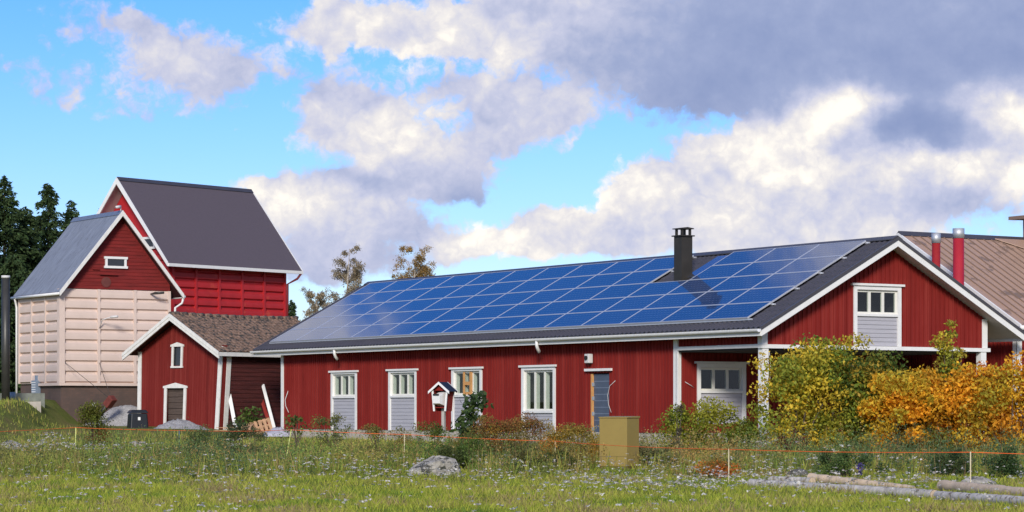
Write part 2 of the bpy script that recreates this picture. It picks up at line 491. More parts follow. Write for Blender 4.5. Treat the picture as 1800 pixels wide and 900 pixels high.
# ------------------------------------------------------------------ terrain
def sm(x):
    x = np.clip(x, 0, 1)
    return x * x * (3 - 2 * x)
def wob(x, y):
    return (np.sin(x * .9 + y * .37) * np.sin(y * .61 - x * .23) * .045 + np.sin(x * 2.3 - y * 1.1) * np.sin(y * 1.7 + x * .8) * .02)
def gz(x, y):
    x, y = np.asarray(x, float), np.asarray(y, float)
    z = np.interp(y, [0, 56, 62, 70, 76, 82, 104, 112, 140, 400], [0, 0, .06, .26, .36, .5, .62, .75, 1.0, 1.0])
    z = z + .16 * sm((x - 4) / 4) * sm((y - 64) / 6)* sm((84 - y) / 6)
    z = z + .36 * sm((-8.6 - x) / 4.5) * sm((y - 88) / 12)
    z = z + 1.08 * sm((-18.15 - x) / 1.5) * sm((y - 82) / 21)
    return z + wob(x, y) * sm((90 - y) / 25)
def at(px, py, Y):
    """a point of the place from its bearing and distance"""
    return Vector(((px - 900) / 4520 * Y, Y, CAM_Z + (725 - py) / 4520 * Y))
def on(px, Y):
    x = (px - 900) / 4520 * Y
    return Vector((x, Y, float(gz(x, Y))))
def hit(px, py):
    """where the line of sight meets the ground"""
    Y = np.linspace(30, 130, 4001)
    z = CAM_Z + (725 - py) / 4520 * Y
    d = z - gz((px - 900) / 4520 * Y, Y)
    i = int(np.argmax(d <= 0)) if (d <= 0).any() else -1
    return on(px, float(Y[i]))

xs = np.concatenate([-np.geomspace(4000, 34, 26), np.arange(-32, 32.1, .5), np.geomspace(34, 4000, 26)])
ys = np.concatenate([-np.geomspace(1500, 2, 14), np.arange(0, 34, 2.0), np.arange(34, 130, .5), np.geomspace(130, 6000, 30)])
GX, GY = np.meshgrid(xs, ys)
V = np.stack([GX, GY, gz(GX, GY)], -1).reshape(-1, 3)
nx, ny = len(xs), len(ys)
I = (np.arange(ny - 1)[:, None] * nx + np.arange(nx - 1)[None]).ravel()
me = bpy.data.meshes.new('ground')
me.from_pydata(V.tolist(), [], np.stack([I, I + 1, I + 1 + nx, I + nx], -1).tolist())
me.polygons.foreach_set('use_smooth', [True] * len(me.polygons))
tag(link('ground', me, soil), kind='structure')

# ------------------------------------------------------------------ windows shared by the buildings
def window(parent, F, a0, a1, zb, zt, s0, s1, panes=3, lower=True, broken=False, capw=.10, dep=.20, tw=.13):
    """trim + cap is the part; sash, panes, sill, boards below are its sub-parts"""
    mb = MB()
    F.box(mb, a0, a0 + tw, zb, zt - .07, -.10, .045)
    F.box(mb, a1 - tw, a1, zb, zt - .07, -.10, .045)
    F.box(mb, a0 + tw, a1 - tw, s1 + .03, zt - .07, -.10, .042)
    F.box(mb, a0 - capw, a1 + capw, zt - .068, zt, -.02, .10)
    wdw = mb.build('window', white, parent)
    l, r = a0 + tw, a1 - tw
    mb = MB()                       # fixed sash with deep cream bars
    fw = .06
    F.box(mb, l + .003, l + fw, s0, s1 + .027, -dep, -.035)
    F.box(mb, r - fw, r - .003, s0, s1 + .027, -dep, -.035)
    F.box(mb, l + fw, r - fw, s1 - .04, s1 + .027, -dep, -.037)
    F.box(mb, l + fw, r - fw, s0, s0 + .06, -dep, -.037)
    pw = (r - l - 2 * fw - (panes - 1) * .10) / panes
    for i in range(panes - 1):
        a = l + fw + (i + 1) * pw + i * .10
        F.box(mb, a, a + .10, s0 + .06, s1 - .04, -dep, -.037)
    mb.build('sash', cream, wdw)
    for i in range(panes):
        a = l + fw + i * (pw + .10)
        if broken and i == 1:
            mb = MB()
            F.box(mb, a - .06, a + .09, s0 - .05, s1, -.03, .0)
            F.box(mb, a + pw - .05, a + pw + .05, s0 - .05, s1, -.03, .0)
            F.box(mb, a + .09, a + pw - .05, s0 - .05, s0 + .10, -.03, -.002)
            F.box(mb, a + .09, a + pw - .05, s0 + .34, s0 + .46, -.03, -.002)
            mb.build('bare_frame', orange_wood, wdw)
        mb = MB()
        F.box(mb, a - .01, a + pw + .01, s0 + .05, s1 - .03, -.065, -.055)
        mb.build('pane', glass, wdw)
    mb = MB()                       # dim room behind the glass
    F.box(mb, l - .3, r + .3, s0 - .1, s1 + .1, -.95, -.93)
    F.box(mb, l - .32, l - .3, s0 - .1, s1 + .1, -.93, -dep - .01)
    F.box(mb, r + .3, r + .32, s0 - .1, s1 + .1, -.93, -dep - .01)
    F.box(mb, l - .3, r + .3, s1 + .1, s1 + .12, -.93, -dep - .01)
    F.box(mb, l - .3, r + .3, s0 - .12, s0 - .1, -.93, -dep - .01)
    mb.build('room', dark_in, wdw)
    mb = MB()
    F.box(mb, l + .004, r - .004, s0 - .075, s0 - .003, -dep, .055)
    mb.build('sill', white, wdw)
    if lower:
        mb = MB()
        n = max(2, round((s0 - .08 - zb) / .135))
        h = (s0 - .08 - zb) / n
        for i in range(n):
            F.box(mb, l + .004, r - .004, zb + i * h + .012, zb + (i + 1) * h, -.09, -.004)
        F.box(mb, l + .004, r - .004, zb, s0 - .08, -.11, -.03)
        mb.build('lower_boards', greyb, wdw)
    return wdw

# ------------------------------------------------------------------ the long red farm building with the solar roof
A = R(32.5)
OX, OY = 7.398, 76.0
UU = np.array([-math.sin(A), math.cos(A)])
VV = np.array([math.cos(A), math.sin(A)])
def loc(v, u): return (OX + VV[0] * v + UU[0] * u, OY + VV[1] * v + UU[1] * u)
house = thing('farm_building', 'long red boarded farm building with solar panels on its dark roof and an open porch', 'building', (OX, OY, 0), A)
W, LEN, UP = 8.85, 30.7, 4.26
ZB, RZ, RV, TAN = .96, 6.88, 4.755, 2.8 / 5.225
VL, VR, U0, U1 = -.47, 9.98, -.55, 32.25
def rz(v): return RZ - TAN * abs(v - RV)
def under(v): return rz(v) - .16

FL = Face((0, 0, 0), (0, 1, 0), (-1, 0, 0))         # long wall, a = u
holes = [(24.6, 26.62, ZB, 3.08), (20.16, 22.19, ZB, 3.08), (15.68, 17.70, ZB, 3.08), (11.06, 13.12, ZB, 3.10), (7.93, 9.02, .70, 2.87)]
mb = MB()
FL.clad(mb, UP, LEN, ZB, under(0), holes)
FL.clad(mb, .10, UP, 3.62, under(0) - .002, th=.11)
wall_long = mb.build('long_wall', red, house)
mb = MB()                                             # end, back and recessed walls
FB = Face((0, LEN, 0), (1, 0, 0), (0, 1, 0))
FB.peak = RV
FB.clad(mb, .13, W - .13, ZB, 4, top=under)
FBK = Face((W, 0, 0), (0, 1, 0), (1, 0, 0))
FBK.clad(mb, UP, LEN, ZB, under(W))
mb.build('end_wall', red, house)
FR = Face((0, UP, 0), (1, 0, 0), (0, -1, 0))         # recessed porch wall
mb = MB()
FR.clad(mb, .13, W - .13, ZB, 3.46, [(.76, 2.66, 1.24, 3.10), (6.85, 8.62, 1.24, 3.10)])
mb.build('porch_wall', red, house)
FG = Face((0, 0, 0), (1, 0, 0), (0, -1, 0))          # gable above the porch
FG.peak = RV
mb = MB()
FG.clad(mb, .0, W - .0, 3.60, 4, [(3.48, 5.36, 3.60, 5.40)], top=under, pitch=.17)
mb.build('gable_wall', red, house)
mb = MB()
mb.box(.02, W - .02, UP + .02, LEN - .02, .2, ZB - .002)
mb.box(-.05, W, UP + .3, LEN, .1, ZB - .25)
mb.build('plinth', concrete, house)
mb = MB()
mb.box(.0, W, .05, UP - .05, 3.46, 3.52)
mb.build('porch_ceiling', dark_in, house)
mb = MB()
mb.box(.2, W, .3, UP - .02, .35, .78)
mb.build('porch_floor', concrete, house)
# white boards and posts
for (F_, q) in ((FL, (UP - .10, UP + .13, .55, under(0), .002, .05)), (FL, (LEN - .14, LEN + .04, ZB - .05, under(0), .002, .05)), (FR, (-.05, .13, .55, 3.46, .0, .04)),
                (FG, (-.05, .16, 3.62, under(0), .0, .05)), (FL, (-.048, .16, 3.62, under(0), .0, .048)), (FG, (W - .17, W + .05, 3.62, under(W), .0, .05)), (FBK, (-.048, .16, 3.62, under(W), .0, .048))):
    mb = MB(); F_.box(mb, *q)
    mb.build('corner_board', white, house)
mb = MB()
FG.box(mb, -.09, W + .14, 3.50, 3.615, -.10, .09)
mb.build('gable_beam', white, house)
mb = MB()
FL.box(mb, .11, UP - .10, 3.515, 3.625, -.10, .07)
mb.build('side_beam', white, house)
for x in (.08, W - .12):
    mb = MB()
    mb.box(x - .11, x + .11, -.06, .16, .40, 3.498)
    p = mb.build('porch_post', white, house)
    mb = MB()
    mb.box(x - .07, x + .07, -.02, .12, .2, .398)
    mb.build('post_foot', black_m, p)
for (a0, a1, s0, s1, br) in ((24.6, 26.62, 2.22, 3.02, 0), (20.16, 22.19, 2.22, 3.02, 0), (15.68, 17.70, 2.22, 3.02, 1), (11.06, 13.12, 1.66, 2.99, 0)):
    window(house, FL, a0, a1, ZB - .02, 3.19, s0, s1, broken=bool(br))
window(house, FR, .76, 2.66, 1.22, 3.19, 2.28, 2.97, dep=.10)
window(house, FR, 6.85, 8.62, 1.22, 3.19, 2.28, 2.97, dep=.10)
window(house, FG, 3.48, 5.36, 3.56 + .06, 5.52, 4.60, 5.30, dep=.10)
# door in the long wall
mb = MB()
FL.box(mb, 7.93, 8.90, .70, 2.84, -.10, -.05)
dr = mb.build('door', door_m, house)
mb = MB()
for i in range(9):
    FL.box(mb, 7.95, 8.88, .92 + i * .21, .938 + i * .21, -.052, -.046)
mb.build('door_groove', door_line, dr)
mb = MB()
FL.box(mb, 8.90, 8.99, .70, 2.85, -.09, .01)
mb.build('door_jamb', orange_wood, dr)
for z in (1.0, 1.5, 2.0, 2.45):
    mb = MB(); FL.box(mb, 8.87, 8.92, z, z + .12, -.05, .012)
    mb.build('hinge', steel, dr)
mb = MB()
FL.box(mb, 7.72, 9.22, 2.94, 3.02, .0, .12)
mb.build('door_hood', white, dr)
# light box above the door
mb = MB()
FL.box(mb, 8.80, 9.06, 3.20, 3.50, .05, .22)
lampb = bevel(mb.build('wall_lamp', soffit_m, house), .02)
mb = MB()
c = np.array(FL.p(8.93, 3.37, .22)); mb.tube([c, c + np.array([-.05, 0, 0])], .07, 10)
mb.build('lamp_lens', black_m, lampb)
mb = MB()
mb.bar(FL.p(8.93, 3.24, .0), FL.p(8.93, 3.16, .14), .04, .04)
mb.build('bracket', black_m, lampb)
# hanging cable ends
def cable(pts, parent, r=.009):
    mb = MB(); mb.tube(pts, r, 5)
    return mb.build('cable', soffit_m, parent, True)
cable([FL.p(7.55, 2.62, .03), FL.p(7.85, 2.45, .05), FL.p(7.95, 2.15, .06), FL.p(7.90, 1.85, .06), FL.p(7.75, 1.6, .06)], house)
cable([FL.p(30.15, 2.45, .03), FL.p(30.35, 2.1, .06), FL.p(30.3, 1.85, .06), FL.p(30.05, 1.6, .06)], house, .014)
cable([FR.p(.28, 2.55, .03), FR.p(.45, 2.45, .08), FR.p(.62, 2.38, .03)], house)
cable([FG.p(.20, 3.4, .08), FG.p(.24, 3.0, .09), FG.p(.22, 2.6, .09), FG.p(.21, 2.3, .09)], house)

# roof: profiled sheets stepped like tiles on both slopes
def tiled_slope(v_ridge, v_eave, u0, u1, step=.36, wave=.24, amp=.032):
    ua = np.arange(u0, u1 + .001, wave / 6)
    n = int(abs(v_eave - v_ridge) / .32)
    vs, zs = [], []
    for i in range(n + 1):
        v = v_ridge + (v_eave - v_ridge) * i / n
        z = rz(v)
        if i > 0: vs.append(v); zs.append(z + .030)
        vs.append(v + (v_eave - v_ridge) * .0005); zs.append(z)
    vs[0] = v_ridge
    G = np.zeros((len(vs), len(ua), 3))
    G[:, :, 0] = np.array(vs)[:, None]
    G[:, :, 1] = ua[None]
    G[:, :, 2] = np.array(zs)[:, None] + amp * np.sin(ua * 2 * math.pi / wave)[None]
    k = (np.arange(len(vs) - 1)[:, None] * len(ua) + np.arange(len(ua) - 1)[None]).ravel()
    return G.reshape(-1, 3), np.stack([k, k + 1, k + 1 + len(ua), k + len(ua)], -1)
a, fa = tiled_slope(RV, VL, U0, U1)
b, fb = tiled_slope(RV, VR, U0, U1)
me = bpy.data.meshes.new('roof')
me.from_pydata(np.concatenate([a, b]).tolist(), [], np.concatenate([fa, fb + len(a)]).tolist())
roof = link('roof', me, roof_dark, house)
def slab(u0, u1, v0, v1, t0, t1):
    """piece of the roof slope between depths t0 and t1 below the surface"""
    mb = MB()
    cs = [v0, RV, v1] if v0 < RV < v1 else [v0, v1]
    for l, r in zip(cs[:-1], cs[1:]):
        mb.hexa([(l, u0, rz(l) - t1), (r, u0, rz(r) - t1), (r, u1, rz(r) - t1), (l, u1, rz(l) - t1),
                 (l, u0, rz(l) - t0), (r, u0, rz(r) - t0), (r, u1, rz(r) - t0), (l, u1, rz(l) - t0)])
    return mb
slab(U0 + .02, U1 - .02, VL + .02, VR - .02, .045, .155).build('soffit', soffit_m, roof)
for (u0, u1) in ((U0 - .035, U0 + .015), (U1 - .015, U1 + .035)):
    slab(u0, u1, VL - .01, VR + .01, .05, .235).build('barge_board', white, roof)
    slab(u0 - .02, u1 + .02, VL - .03, VR + .03, -.06, .048).build('verge_trim', roof_dark, roof)
mb = MB()
for i in range(2):
    s = 1 if i else -1
    mb.hexa([(RV, U0 - .02, RZ + .07), (RV + s * .2, U0 - .02, RZ - .04), (RV + s * .2, U1 + .02, RZ - .04), (RV, U1 + .02, RZ + .07),
             (RV, U0 - .02, RZ + .10), (RV + s * .2, U0 - .02, RZ - .01), (RV + s * .2, U1 + .02, RZ - .01), (RV, U1 + .02, RZ + .10)])
mb.build('ridge_cap', roof_dark, roof)
zE = rz(VL)
for s, ve in ((-1, VL), (1, VR)):
    mb = MB()
    x0, x1 = sorted((ve, ve + s * .03))
    mb.box(x0, x1, U0, U1, zE - .235, zE - .05)
    mb.build('fascia', white, roof)
    mb = MB()                                          # half round gutter
    pts = []
    for k in range(9):
        t = math.pi * k / 8
        pts.append((ve + s * .03 + s * (.075 - .075 * math.cos(t)), zE - .045 - .085 * math.sin(t)))
    prof = [(p[0], U0 - .03, p[1]) for p in pts] + [(p[0], U0 - .03, p[1] + .012) for p in pts[::-1]]
    mb.prism(prof, (0, U1 - U0 + .06, 0))
    g = mb.build('gutter', white, roof)
    if s < 0:
        for u in (25.35, 11.35):
            mb = MB()
            mb.tube([(ve - .10, u, zE - .12), (ve - .10, u, zE - .26), (ve - .04, u + .02, zE - .38), (ve + .06, u + .10, zE - .44), (ve + .10, u + .16, zE - .46)], .055, 10)
            mb.build('spout', white, g, True)
# solar panels: 14 x 5, two left out around the chimney
cp, sp = math.cos(math.atan(TAN)), math.sin(math.atan(TAN))
PW, PH = 2.214, .918 / cp
mb = MB(); mb.box(-PW / 2 + .02, PW / 2 - .02, -PH / 2 + .02, PH / 2 - .02, -.02, .012)
pane_me = mb.mesh('solar_panel'); pane_me.materials.append(solar)
mb = MB()
x, y, t = PW / 2 - .005, PH / 2 - .005, .026
for q in ((-x, x, -y, -y + t), (-x, x, y - t, y), (-x, -x + t, -y + t, y - t), (x - t, x, -y + t, y - t)):
    mb.box(*q, -.03, .018)
fr_me = mb.mesh('panel_frame'); fr_me.materials.append(alu)
lift = .12
for r in range(5):
    for k in range(14):
        if r < 2 and k == 3: continue
        v = 4.54 - (r + .5) * .918
        u = .58 + (k + .5) * PW
        o = link('solar_panel', pane_me, None, house)
        o.matrix_local = Matrix(((0, cp, -sp, v - sp * lift), (-1, 0, 0, u), (0, sp, cp, rz(v) + cp * lift), (0, 0, 0, 1)))
        f = link('panel_frame', fr_me, None, o)
for r in range(6):
    v = 4.50 - r * .918 + (.05 if r == 5 else 0)
    for (u0, u1) in ([(.45, 7.2), (9.35, 31.7)] if r < 2 else [(.45, 31.7)]):
        mb = MB()
        mb.box(v - .03, v + .03, u0, u1, rz(v) + .035, rz(v) + .085)
        mb.build('mounting_rail', alu, house)
mb = MB()                                             # bare flashing plate beside the chimney
v0, v1 = 3.02, 4.40
mb.hexa([(v0, 7.42, rz(v0) + .06), (v1, 7.42, rz(v1) + .06), (v1, 7.98, rz(v1) + .06), (v0, 7.98, rz(v0) + .06),
         (v0, 7.42, rz(v0) + .085), (v1, 7.42, rz(v1) + .085), (v1, 7.98, rz(v1) + .085), (v0, 7.98, rz(v0) + .085)])
mb.build('flashing_plate', flash_m, house)
mb = MB()
mb.box(2.80, 3.24, 7.84, 8.26, 5.55, 7.37)
ch = mb.build('chimney', chim_m, house)
mb = MB()
mb.box(2.74, 3.30, 7.78, 8.32, 7.372, 7.41)
mb.build('collar', chim_m, ch)
for (x, y) in ((2.86, 7.90), (3.18, 7.90), (2.86, 8.20), (3.18, 8.20)):
    mb = MB(); mb.box(x - .035, x + .035, y - .035, y + .035, 7.41, 7.612)
    mb.build('cap_post', chim_m, ch)
mb = MB()
mb.prism([(2.76, 7.80, 7.612), (2.76, 7.80, 7.64), (3.02, 7.80, 7.675), (3.28, 7.80, 7.64), (3.28, 7.80, 7.612)], (0, .50, 0))
mb.build('cap', chim_m, ch)
mb = MB()
mb.hexa([(2.62, 7.70, rz(2.62) + .05), (3.4, 7.70, rz(3.4) + .05), (3.4, 8.36, rz(3.4) + .05), (2.62, 8.36, rz(2.62) + .05),
         (2.62, 7.70, rz(2.62) + .07), (3.4, 7.70, rz(3.4) + .07), (3.4, 8.36, rz(3.4) + .07), (2.62, 8.36, rz(2.62) + .07)])
mb.build('chimney_flashing', chim_m, ch)

# things on the porch edge
mb = MB()
mb.box(-.3, .35, -.12, .14, 0, .30)
tag(bevel(mb.build('porch_step', white), .01), 'white block step at the foot of the porch post', 'step')
st = bpy.data.objects['porch_step']; q = loc(.25, .95); st.location = (q[0], q[1], .52); st.rotation_euler = (0, 0, A + .3)
mb = MB(); mb.prism([(0, 0, 0), (.34, 0, 0), (.02, 0, .32)], (0, .03, 0))
o = tag(mb.build('timber_offcut', timber), 'pale triangular timber offcut leaning on the porch wall', 'offcut')
q = loc(.10, .95); o.location = (q[0], q[1], .85); o.rotation_euler = (0, 0, A * .5)

# ------------------------------------------------------------------ brown roofed wing on the right
wing = thing('workshop_building', 'red building with a brown standing seam roof at the right edge', 'building', (*loc(10.5, .3), 0), A)
# local frame: x = v - 10.5, y = u - .3
WX, WL = 26.0, 11.2
ue, zr_e, ur, zr_r = -.49, 4.353, 5.334, 7.590
tw_ = (zr_r - zr_e) / (ur - ue)
def wz(y): return zr_r - tw_ * abs(y - ur)
FW = Face((0, 0, 0), (0, 1, 0), (-1, 0, 0))
FW.peak = ur
mb = MB()
FW.clad(mb, 0.0, 10.6, .5, 4, [(3.35, 4.25, .5, 2.9)], top=lambda a: wz(a) - .2)
FF = Face((0, 0, 0), (1, 0, 0), (0, -1, 0))
FF.clad(mb, .0, WX, .5, wz(0) - .2)
mb.build('wall', red, wing)
mb = MB()
FW.box(mb, -.045, .16, .5, wz(0) - .2, .0, .045)
FF.box(mb, -.045, .16, .5, wz(0) - .22, .0, .043)
mb.build('corner_board', white, wing)
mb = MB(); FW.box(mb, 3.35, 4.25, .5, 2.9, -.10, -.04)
mb.build('door', dark_in, wing)  # flat near-black panel set back in the opening of the left wall
mb = MB()
for (l, r) in ((ue, ur), (ur, 2 * ur - ue)):
    mb.hexa([(-.30, l, wz(l) - .1), (WX, l, wz(l) - .1), (WX, r, wz(r) - .1), (-.30, r, wz(r) - .1),
             (-.30, l, wz(l)), (WX, l, wz(l)), (WX, r, wz(r)), (-.30, r, wz(r))])
wroof = mb.build('roof', seam_roof, wing)
mb = MB()
k = 0.12
while k < WX:
    mb.hexa([(k, ue, wz(ue)), (k + .035, ue, wz(ue)), (k + .035, ur, wz(ur)), (k, ur, wz(ur)),
             (k, ue, wz(ue) + .035), (k + .035, ue, wz(ue) + .035), (k + .035, ur, wz(ur) + .035), (k, ur, wz(ur) + .035)])
    k += .36
mb.build('standing_seam', seam_dark, wroof)
mb = MB()
for (l, r) in ((ue, ur), (ur, 2 * ur - ue)):
    mb.hexa([(-.35, l, wz(l) - .26), (-.28, l, wz(l) - .26), (-.28, r, wz(r) - .26), (-.35, r, wz(r) - .26),
             (-.35, l, wz(l) + .03), (-.28, l, wz(l) + .03), (-.28, r, wz(r) + .03), (-.35, r, wz(r) + .03)])
mb.build('barge_board', white, wroof)
mb = MB(); mb.tube([(-.4, ue - .06, zr_e - .07), (WX, ue - .06, zr_e - .07)], .075, 10)
mb.build('gutter', white, wroof, True)
mb = MB(); mb.prism([(-.32, ur - .16, wz(ur - .16) + .03), (-.32, ur, zr_r + .10), (-.32, ur + .16, wz(ur - .16) + .03)], (WX, 0, 0))
mb.build('ridge_cap', roof_dark, wroof)
mb = MB()                                             # flat sheet running up to the stack
mb.hexa([(3.9, ur - .15, wz(ur - .15) + .05), (7, ur - .15, wz(ur - .15) + .05), (7, ur - 1.5, wz(ur - 1.5) + .05), (5.7, ur - 1.5, wz(ur - 1.5) + .05),
         (3.9, ur - .15, wz(ur - .15) + .075), (7, ur - .15, wz(ur - .15) + .075), (7, ur - 1.5, wz(ur - 1.5) + .075), (5.7, ur - 1.5, wz(ur - 1.5) + .075)])
mb.build('stack_flashing', seam_roof, wroof)
mb = MB(); mb.box(5.72, 7.2, ur - 1.3, ur - .25, wz(ur - 1.3), 8.0)
stk = mb.build('vent_stack', seam_roof, wing)
mb = MB(); mb.box(5.63, 7.3, ur - 1.4, ur - .15, 8.002, 8.06)
mb.build('collar', seam_dark, stk)
mb = MB()
for (x, y) in ((5.45, ur + .0), (7.35, ur + .0), (5.45, ur - 1.3), (7.35, ur - 1.3)):
    mb.box(x - .05, x + .05, y - .05, y + .05, 6.9 if y < ur - .5 else 7.4, 8.28)
mb.build('hood_post', seam_dark, stk)
mb = MB(); mb.hexa([(4.95, ur - 1.75, 8.28), (8, ur - 1.75, 8.36), (8, ur + .3, 8.36), (4.95, ur + .3, 8.28), (4.95, ur - 1.75, 8.40), (8, ur - 1.75, 8.50), (8, ur + .3, 8.50), (4.95, ur + .3, 8.40)])
mb.build('hood', seam_dark, stk)
# two free-standing flues between the buildings
for (v, u, r, top, lab) in ((9.3, 1.72, .178, 7.50, 'taller and thicker bright red flue pipe with a steel top behind the gable'),
                            (9.45, 2.95, .137, 7.42, 'thinner dark red flue pipe with a steel top rising beside a thicker one')):
    q = loc(v, u)
    t = thing('flue_pipe', lab, 'flue pipe', (q[0], q[1], .4), 0, 'flue pipes between the two buildings')
    mb = MB(); mb.tube([(0, 0, 0), (0, 0, top - .72)], r, 20)
    mb.build('pipe', red_flue if r > .15 else mat('dark_red_flue', (.30, .016, .018), .5), t, True)
    mb = MB(); mb.tube([(0, 0, top - .72), (0, 0, top - .40)], r + .012, 20)
    mb.build('steel_collar', steel, t, True)

# ------------------------------------------------------------------ ribbed cladding used on both grain towers
def ribbed(F, a0, a1, z0, z1, rows, posts, depth=.10):
    """swelling horizontal cassettes between slim posts"""
    mb = MB()
    h = (z1 - z0) / rows
    edges = [a0, *posts, a1]
    depth *= .8
    prof = [(0, -.02), (.08, -.02), (.20, depth * .95), (.50, depth), (.78, depth * .9), (.92, -.01), (1.0, -.02)]
    for l, r in zip(edges[:-1], edges[1:]):
        for i in range(rows):
            b = z0 + i * h
            pts = [F.p(l + .055, b + h * t, c) for t, c in prof]
            q = [F.p(r - .055, b + h * t, c) for t, c in prof]
            n = len(prof)
            ap = .05
            lp = [F.p(l + .04, b + h * t, -.02) for t, c in prof]
            rp = [F.p(r - .04, b + h * t, -.02) for t, c in prof]
            for P_, Q_ in ((lp, pts), (pts, q), (q, rp)):
                mb.poly(P_ + Q_, [(k, k + 1, n + k + 1, n + k) for k in range(n - 1)])
    F.box(mb, a0, a1, z0, z1, -.10, -.03)
    return mb
def posts_mb(F, pos, z0, z1, w=.10, c=.10):
    mb = MB()
    for a in pos:
        F.box(mb, a - w / 2, a + w / 2, z0, z1, -.03, c)
    return mb
def small_window(parent, F, a0, a1, z0, z1, c=.0, fw=.10):
    mb = MB()
    F.box(mb, a0, a0 + fw, z0 + fw, z1 - fw, c, c + .06)
    F.box(mb, a1 - fw, a1, z0 + fw, z1 - fw, c, c + .06)
    F.box(mb, a0 - .05, a1 + .05, z1 - fw, z1, c, c + .075)
    F.box(mb, a0 - .05, a1 + .05, z0, z0 + fw, c, c + .08)
    w_ = mb.build('window', white, parent)
    mb = MB(); F.box(mb, a0 + fw, a1 - fw, z0 + fw, z1 - fw, c + .002, c + .02)
    mb.build('pane', mat('dark_pane', (.02, .025, .032), .05, .1, spec=.6), w_)
    return w_
def steep_roof(parent, name, ymid, y0, x0, x1, ze, zr, rm, along='x', th=.07, trim=white, corrug=0):
    pass

# ------------------------------------------------------------------ pink grain tower (same axes as the farm building)
PX, PY = (107 - 900) / 4520 * 109.0, 109.0
pk = thing('grain_tower', 'pale pink ribbed grain tower on a brown brick base with a zinc roof', 'tower', (PX, PY, 0), A)
TX, TY = 5.05, 4.6            # right face, left face
Zc0, Zc1 = 2.84, 6.86
F1 = Face((0, 0, 0), (1, 0, 0), (0, -1, 0))
F2 = Face((0, 0, 0), (0, 1, 0), (-1, 0, 0))
mb = MB(); mb.box(.02, TX - .02, .02, TY - .02, .3, Zc0 - .06)
mb.build('brick_base', brick, pk)
mb = ribbed(F1, 0.05, TX, Zc0, Zc1, 9, [1.70, 3.38])
m2 = ribbed(F2, 0.05, TY, Zc0, Zc1 - .12, 9, [1.55, 3.1])
mb.poly(m2.v, m2.f)
F3 = Face((TX, 0, 0), (0, 1, 0), (1, 0, 0)); m3 = ribbed(F3, 0, TY, Zc0, Zc1 - .1, 9, [1.55, 3.1]); mb.poly(m3.v, m3.f)
mb.build('ribbed_cladding', pink, pk)
mb = posts_mb(F1, [1.70, 3.38, TX - .06], Zc0 + .02, Zc1, .12)
m2 = posts_mb(F2, [1.55, 3.1, TY - .06], Zc0 + .02, Zc1 - .12, .12)
mb.poly(m2.v, m2.f)
mb.box(-.115, .14, -.115, .14, Zc0 + .02, Zc1 - .01)
mb.build('corner_post', pink, pk)
mb = MB()
F1.box(mb, -.13, TX + .02, Zc0 - .10, Zc0 + .015, -.05, .13)
F2.box(mb, -.128, 2.2, Zc0 - .10, Zc0 + .013, -.05, .128)
mb.build('base_sill', pink, pk)
mid, ze, zr = TX / 2 + .12, 6.70, 10.22
hw = 2.86
def pz(x): return zr - (zr - ze) * abs(x - mid) / hw
FP = Face((0, 0, 0), (1, 0, 0), (0, -1, 0)); FP.peak = mid
mb = MB()
FP.clad(mb, 0.0, TX, Zc1 + .01, 8, th=.1, pitch=9, bw=.001, bd=.001, top=lambda a: max(Zc1 + .03, pz(a) - .12))
# horizontal boards proud of the gable
z = Zc1 + .02
while z < zr - .35:
    half = hw * (zr - .14 - (z + .15)) / (zr - ze)
    if half > .1:
        l, r = max(.0, mid - half), min(TX, mid + half)
        mb.hexa([FP.p(l, z, .0), FP.p(r, z, .0), FP.p(r, z, .028), FP.p(l, z, .028), FP.p(l, z + .145, .0), FP.p(r, z + .145, .0), FP.p(r, z + .145, .010), FP.p(l, z + .145, .010)])
    z += .15
mb.build('gable_boards', red_plank, pk)
mb = MB()
ridge_len = 5.35
yf = -.42
def corr(x0, x1, z0, z1, y0, y1, wave=.16, amp=.014):
    ya = np.arange(y0, y1, wave / 6)
    d = amp * np.sin(ya * 2 * math.pi / wave)
    dx, dz = x1 - x0, z1 - z0
    n = np.array([-dz, dx]) / math.hypot(dx, dz)
    if n[1] < 0: n = -n
    A_ = np.stack([x0 + n[0] * d, ya, z0 + n[1] * d], -1)
    B_ = np.stack([x1 + n[0] * d, ya, z1 + n[1] * d], -1)
    k = np.arange(len(ya) - 1)
    return np.concatenate([A_, B_]), np.stack([k, k + 1, k + 1 + len(ya), k + len(ya)], -1)
for x1 in (mid - hw, mid + hw):
    v_, f_ = corr(mid, x1, zr, ze, yf, yf + ridge_len)
    mb.poly(v_.tolist(), f_.tolist())
pr = mb.build('roof', tin, pk)
mb = MB()
for s in (-1, 1):
    e = mid + s * hw
    mb.hexa([(mid, yf + .03, zr - .10), (e, yf + .03, ze - .10), (e, yf + ridge_len - .03, ze - .10), (mid, yf + ridge_len - .03, zr - .10),
             (mid, yf + .03, zr - .03), (e, yf + .03, ze - .03), (e, yf + ridge_len - .03, ze - .03), (mid, yf + ridge_len - .03, zr - .03)])
mb.build('soffit', dark_plank, pr)
mb = MB()
for s in (-1, 1):
    e = mid + s * (hw + .01)
    mb.hexa([(mid, yf - .05, zr - .20), (e, yf - .05, ze - .18), (e, yf + .02, ze - .18), (mid, yf + .02, zr - .20),
             (mid, yf - .05, zr + .03), (e, yf - .05, ze + .03), (e, yf + .02, ze + .03), (mid, yf + .02, zr + .03)])
mb.build('barge_board', white_old, pr)
mb = MB(); mb.prism([(mid - .16, yf, zr - .15), (mid, yf, zr + .05), (mid + .16, yf, zr - .15)], (0, ridge_len, 0))
mb.build('ridge_cap', tin, pr)
for s in (-1, 1):
    mb = MB(); e = mid + s * (hw + .05); mb.tube([(e, yf, ze - .08), (e, yf + ridge_len, ze - .08)], .06, 8)
    mb.build('gutter', white, pr, True)
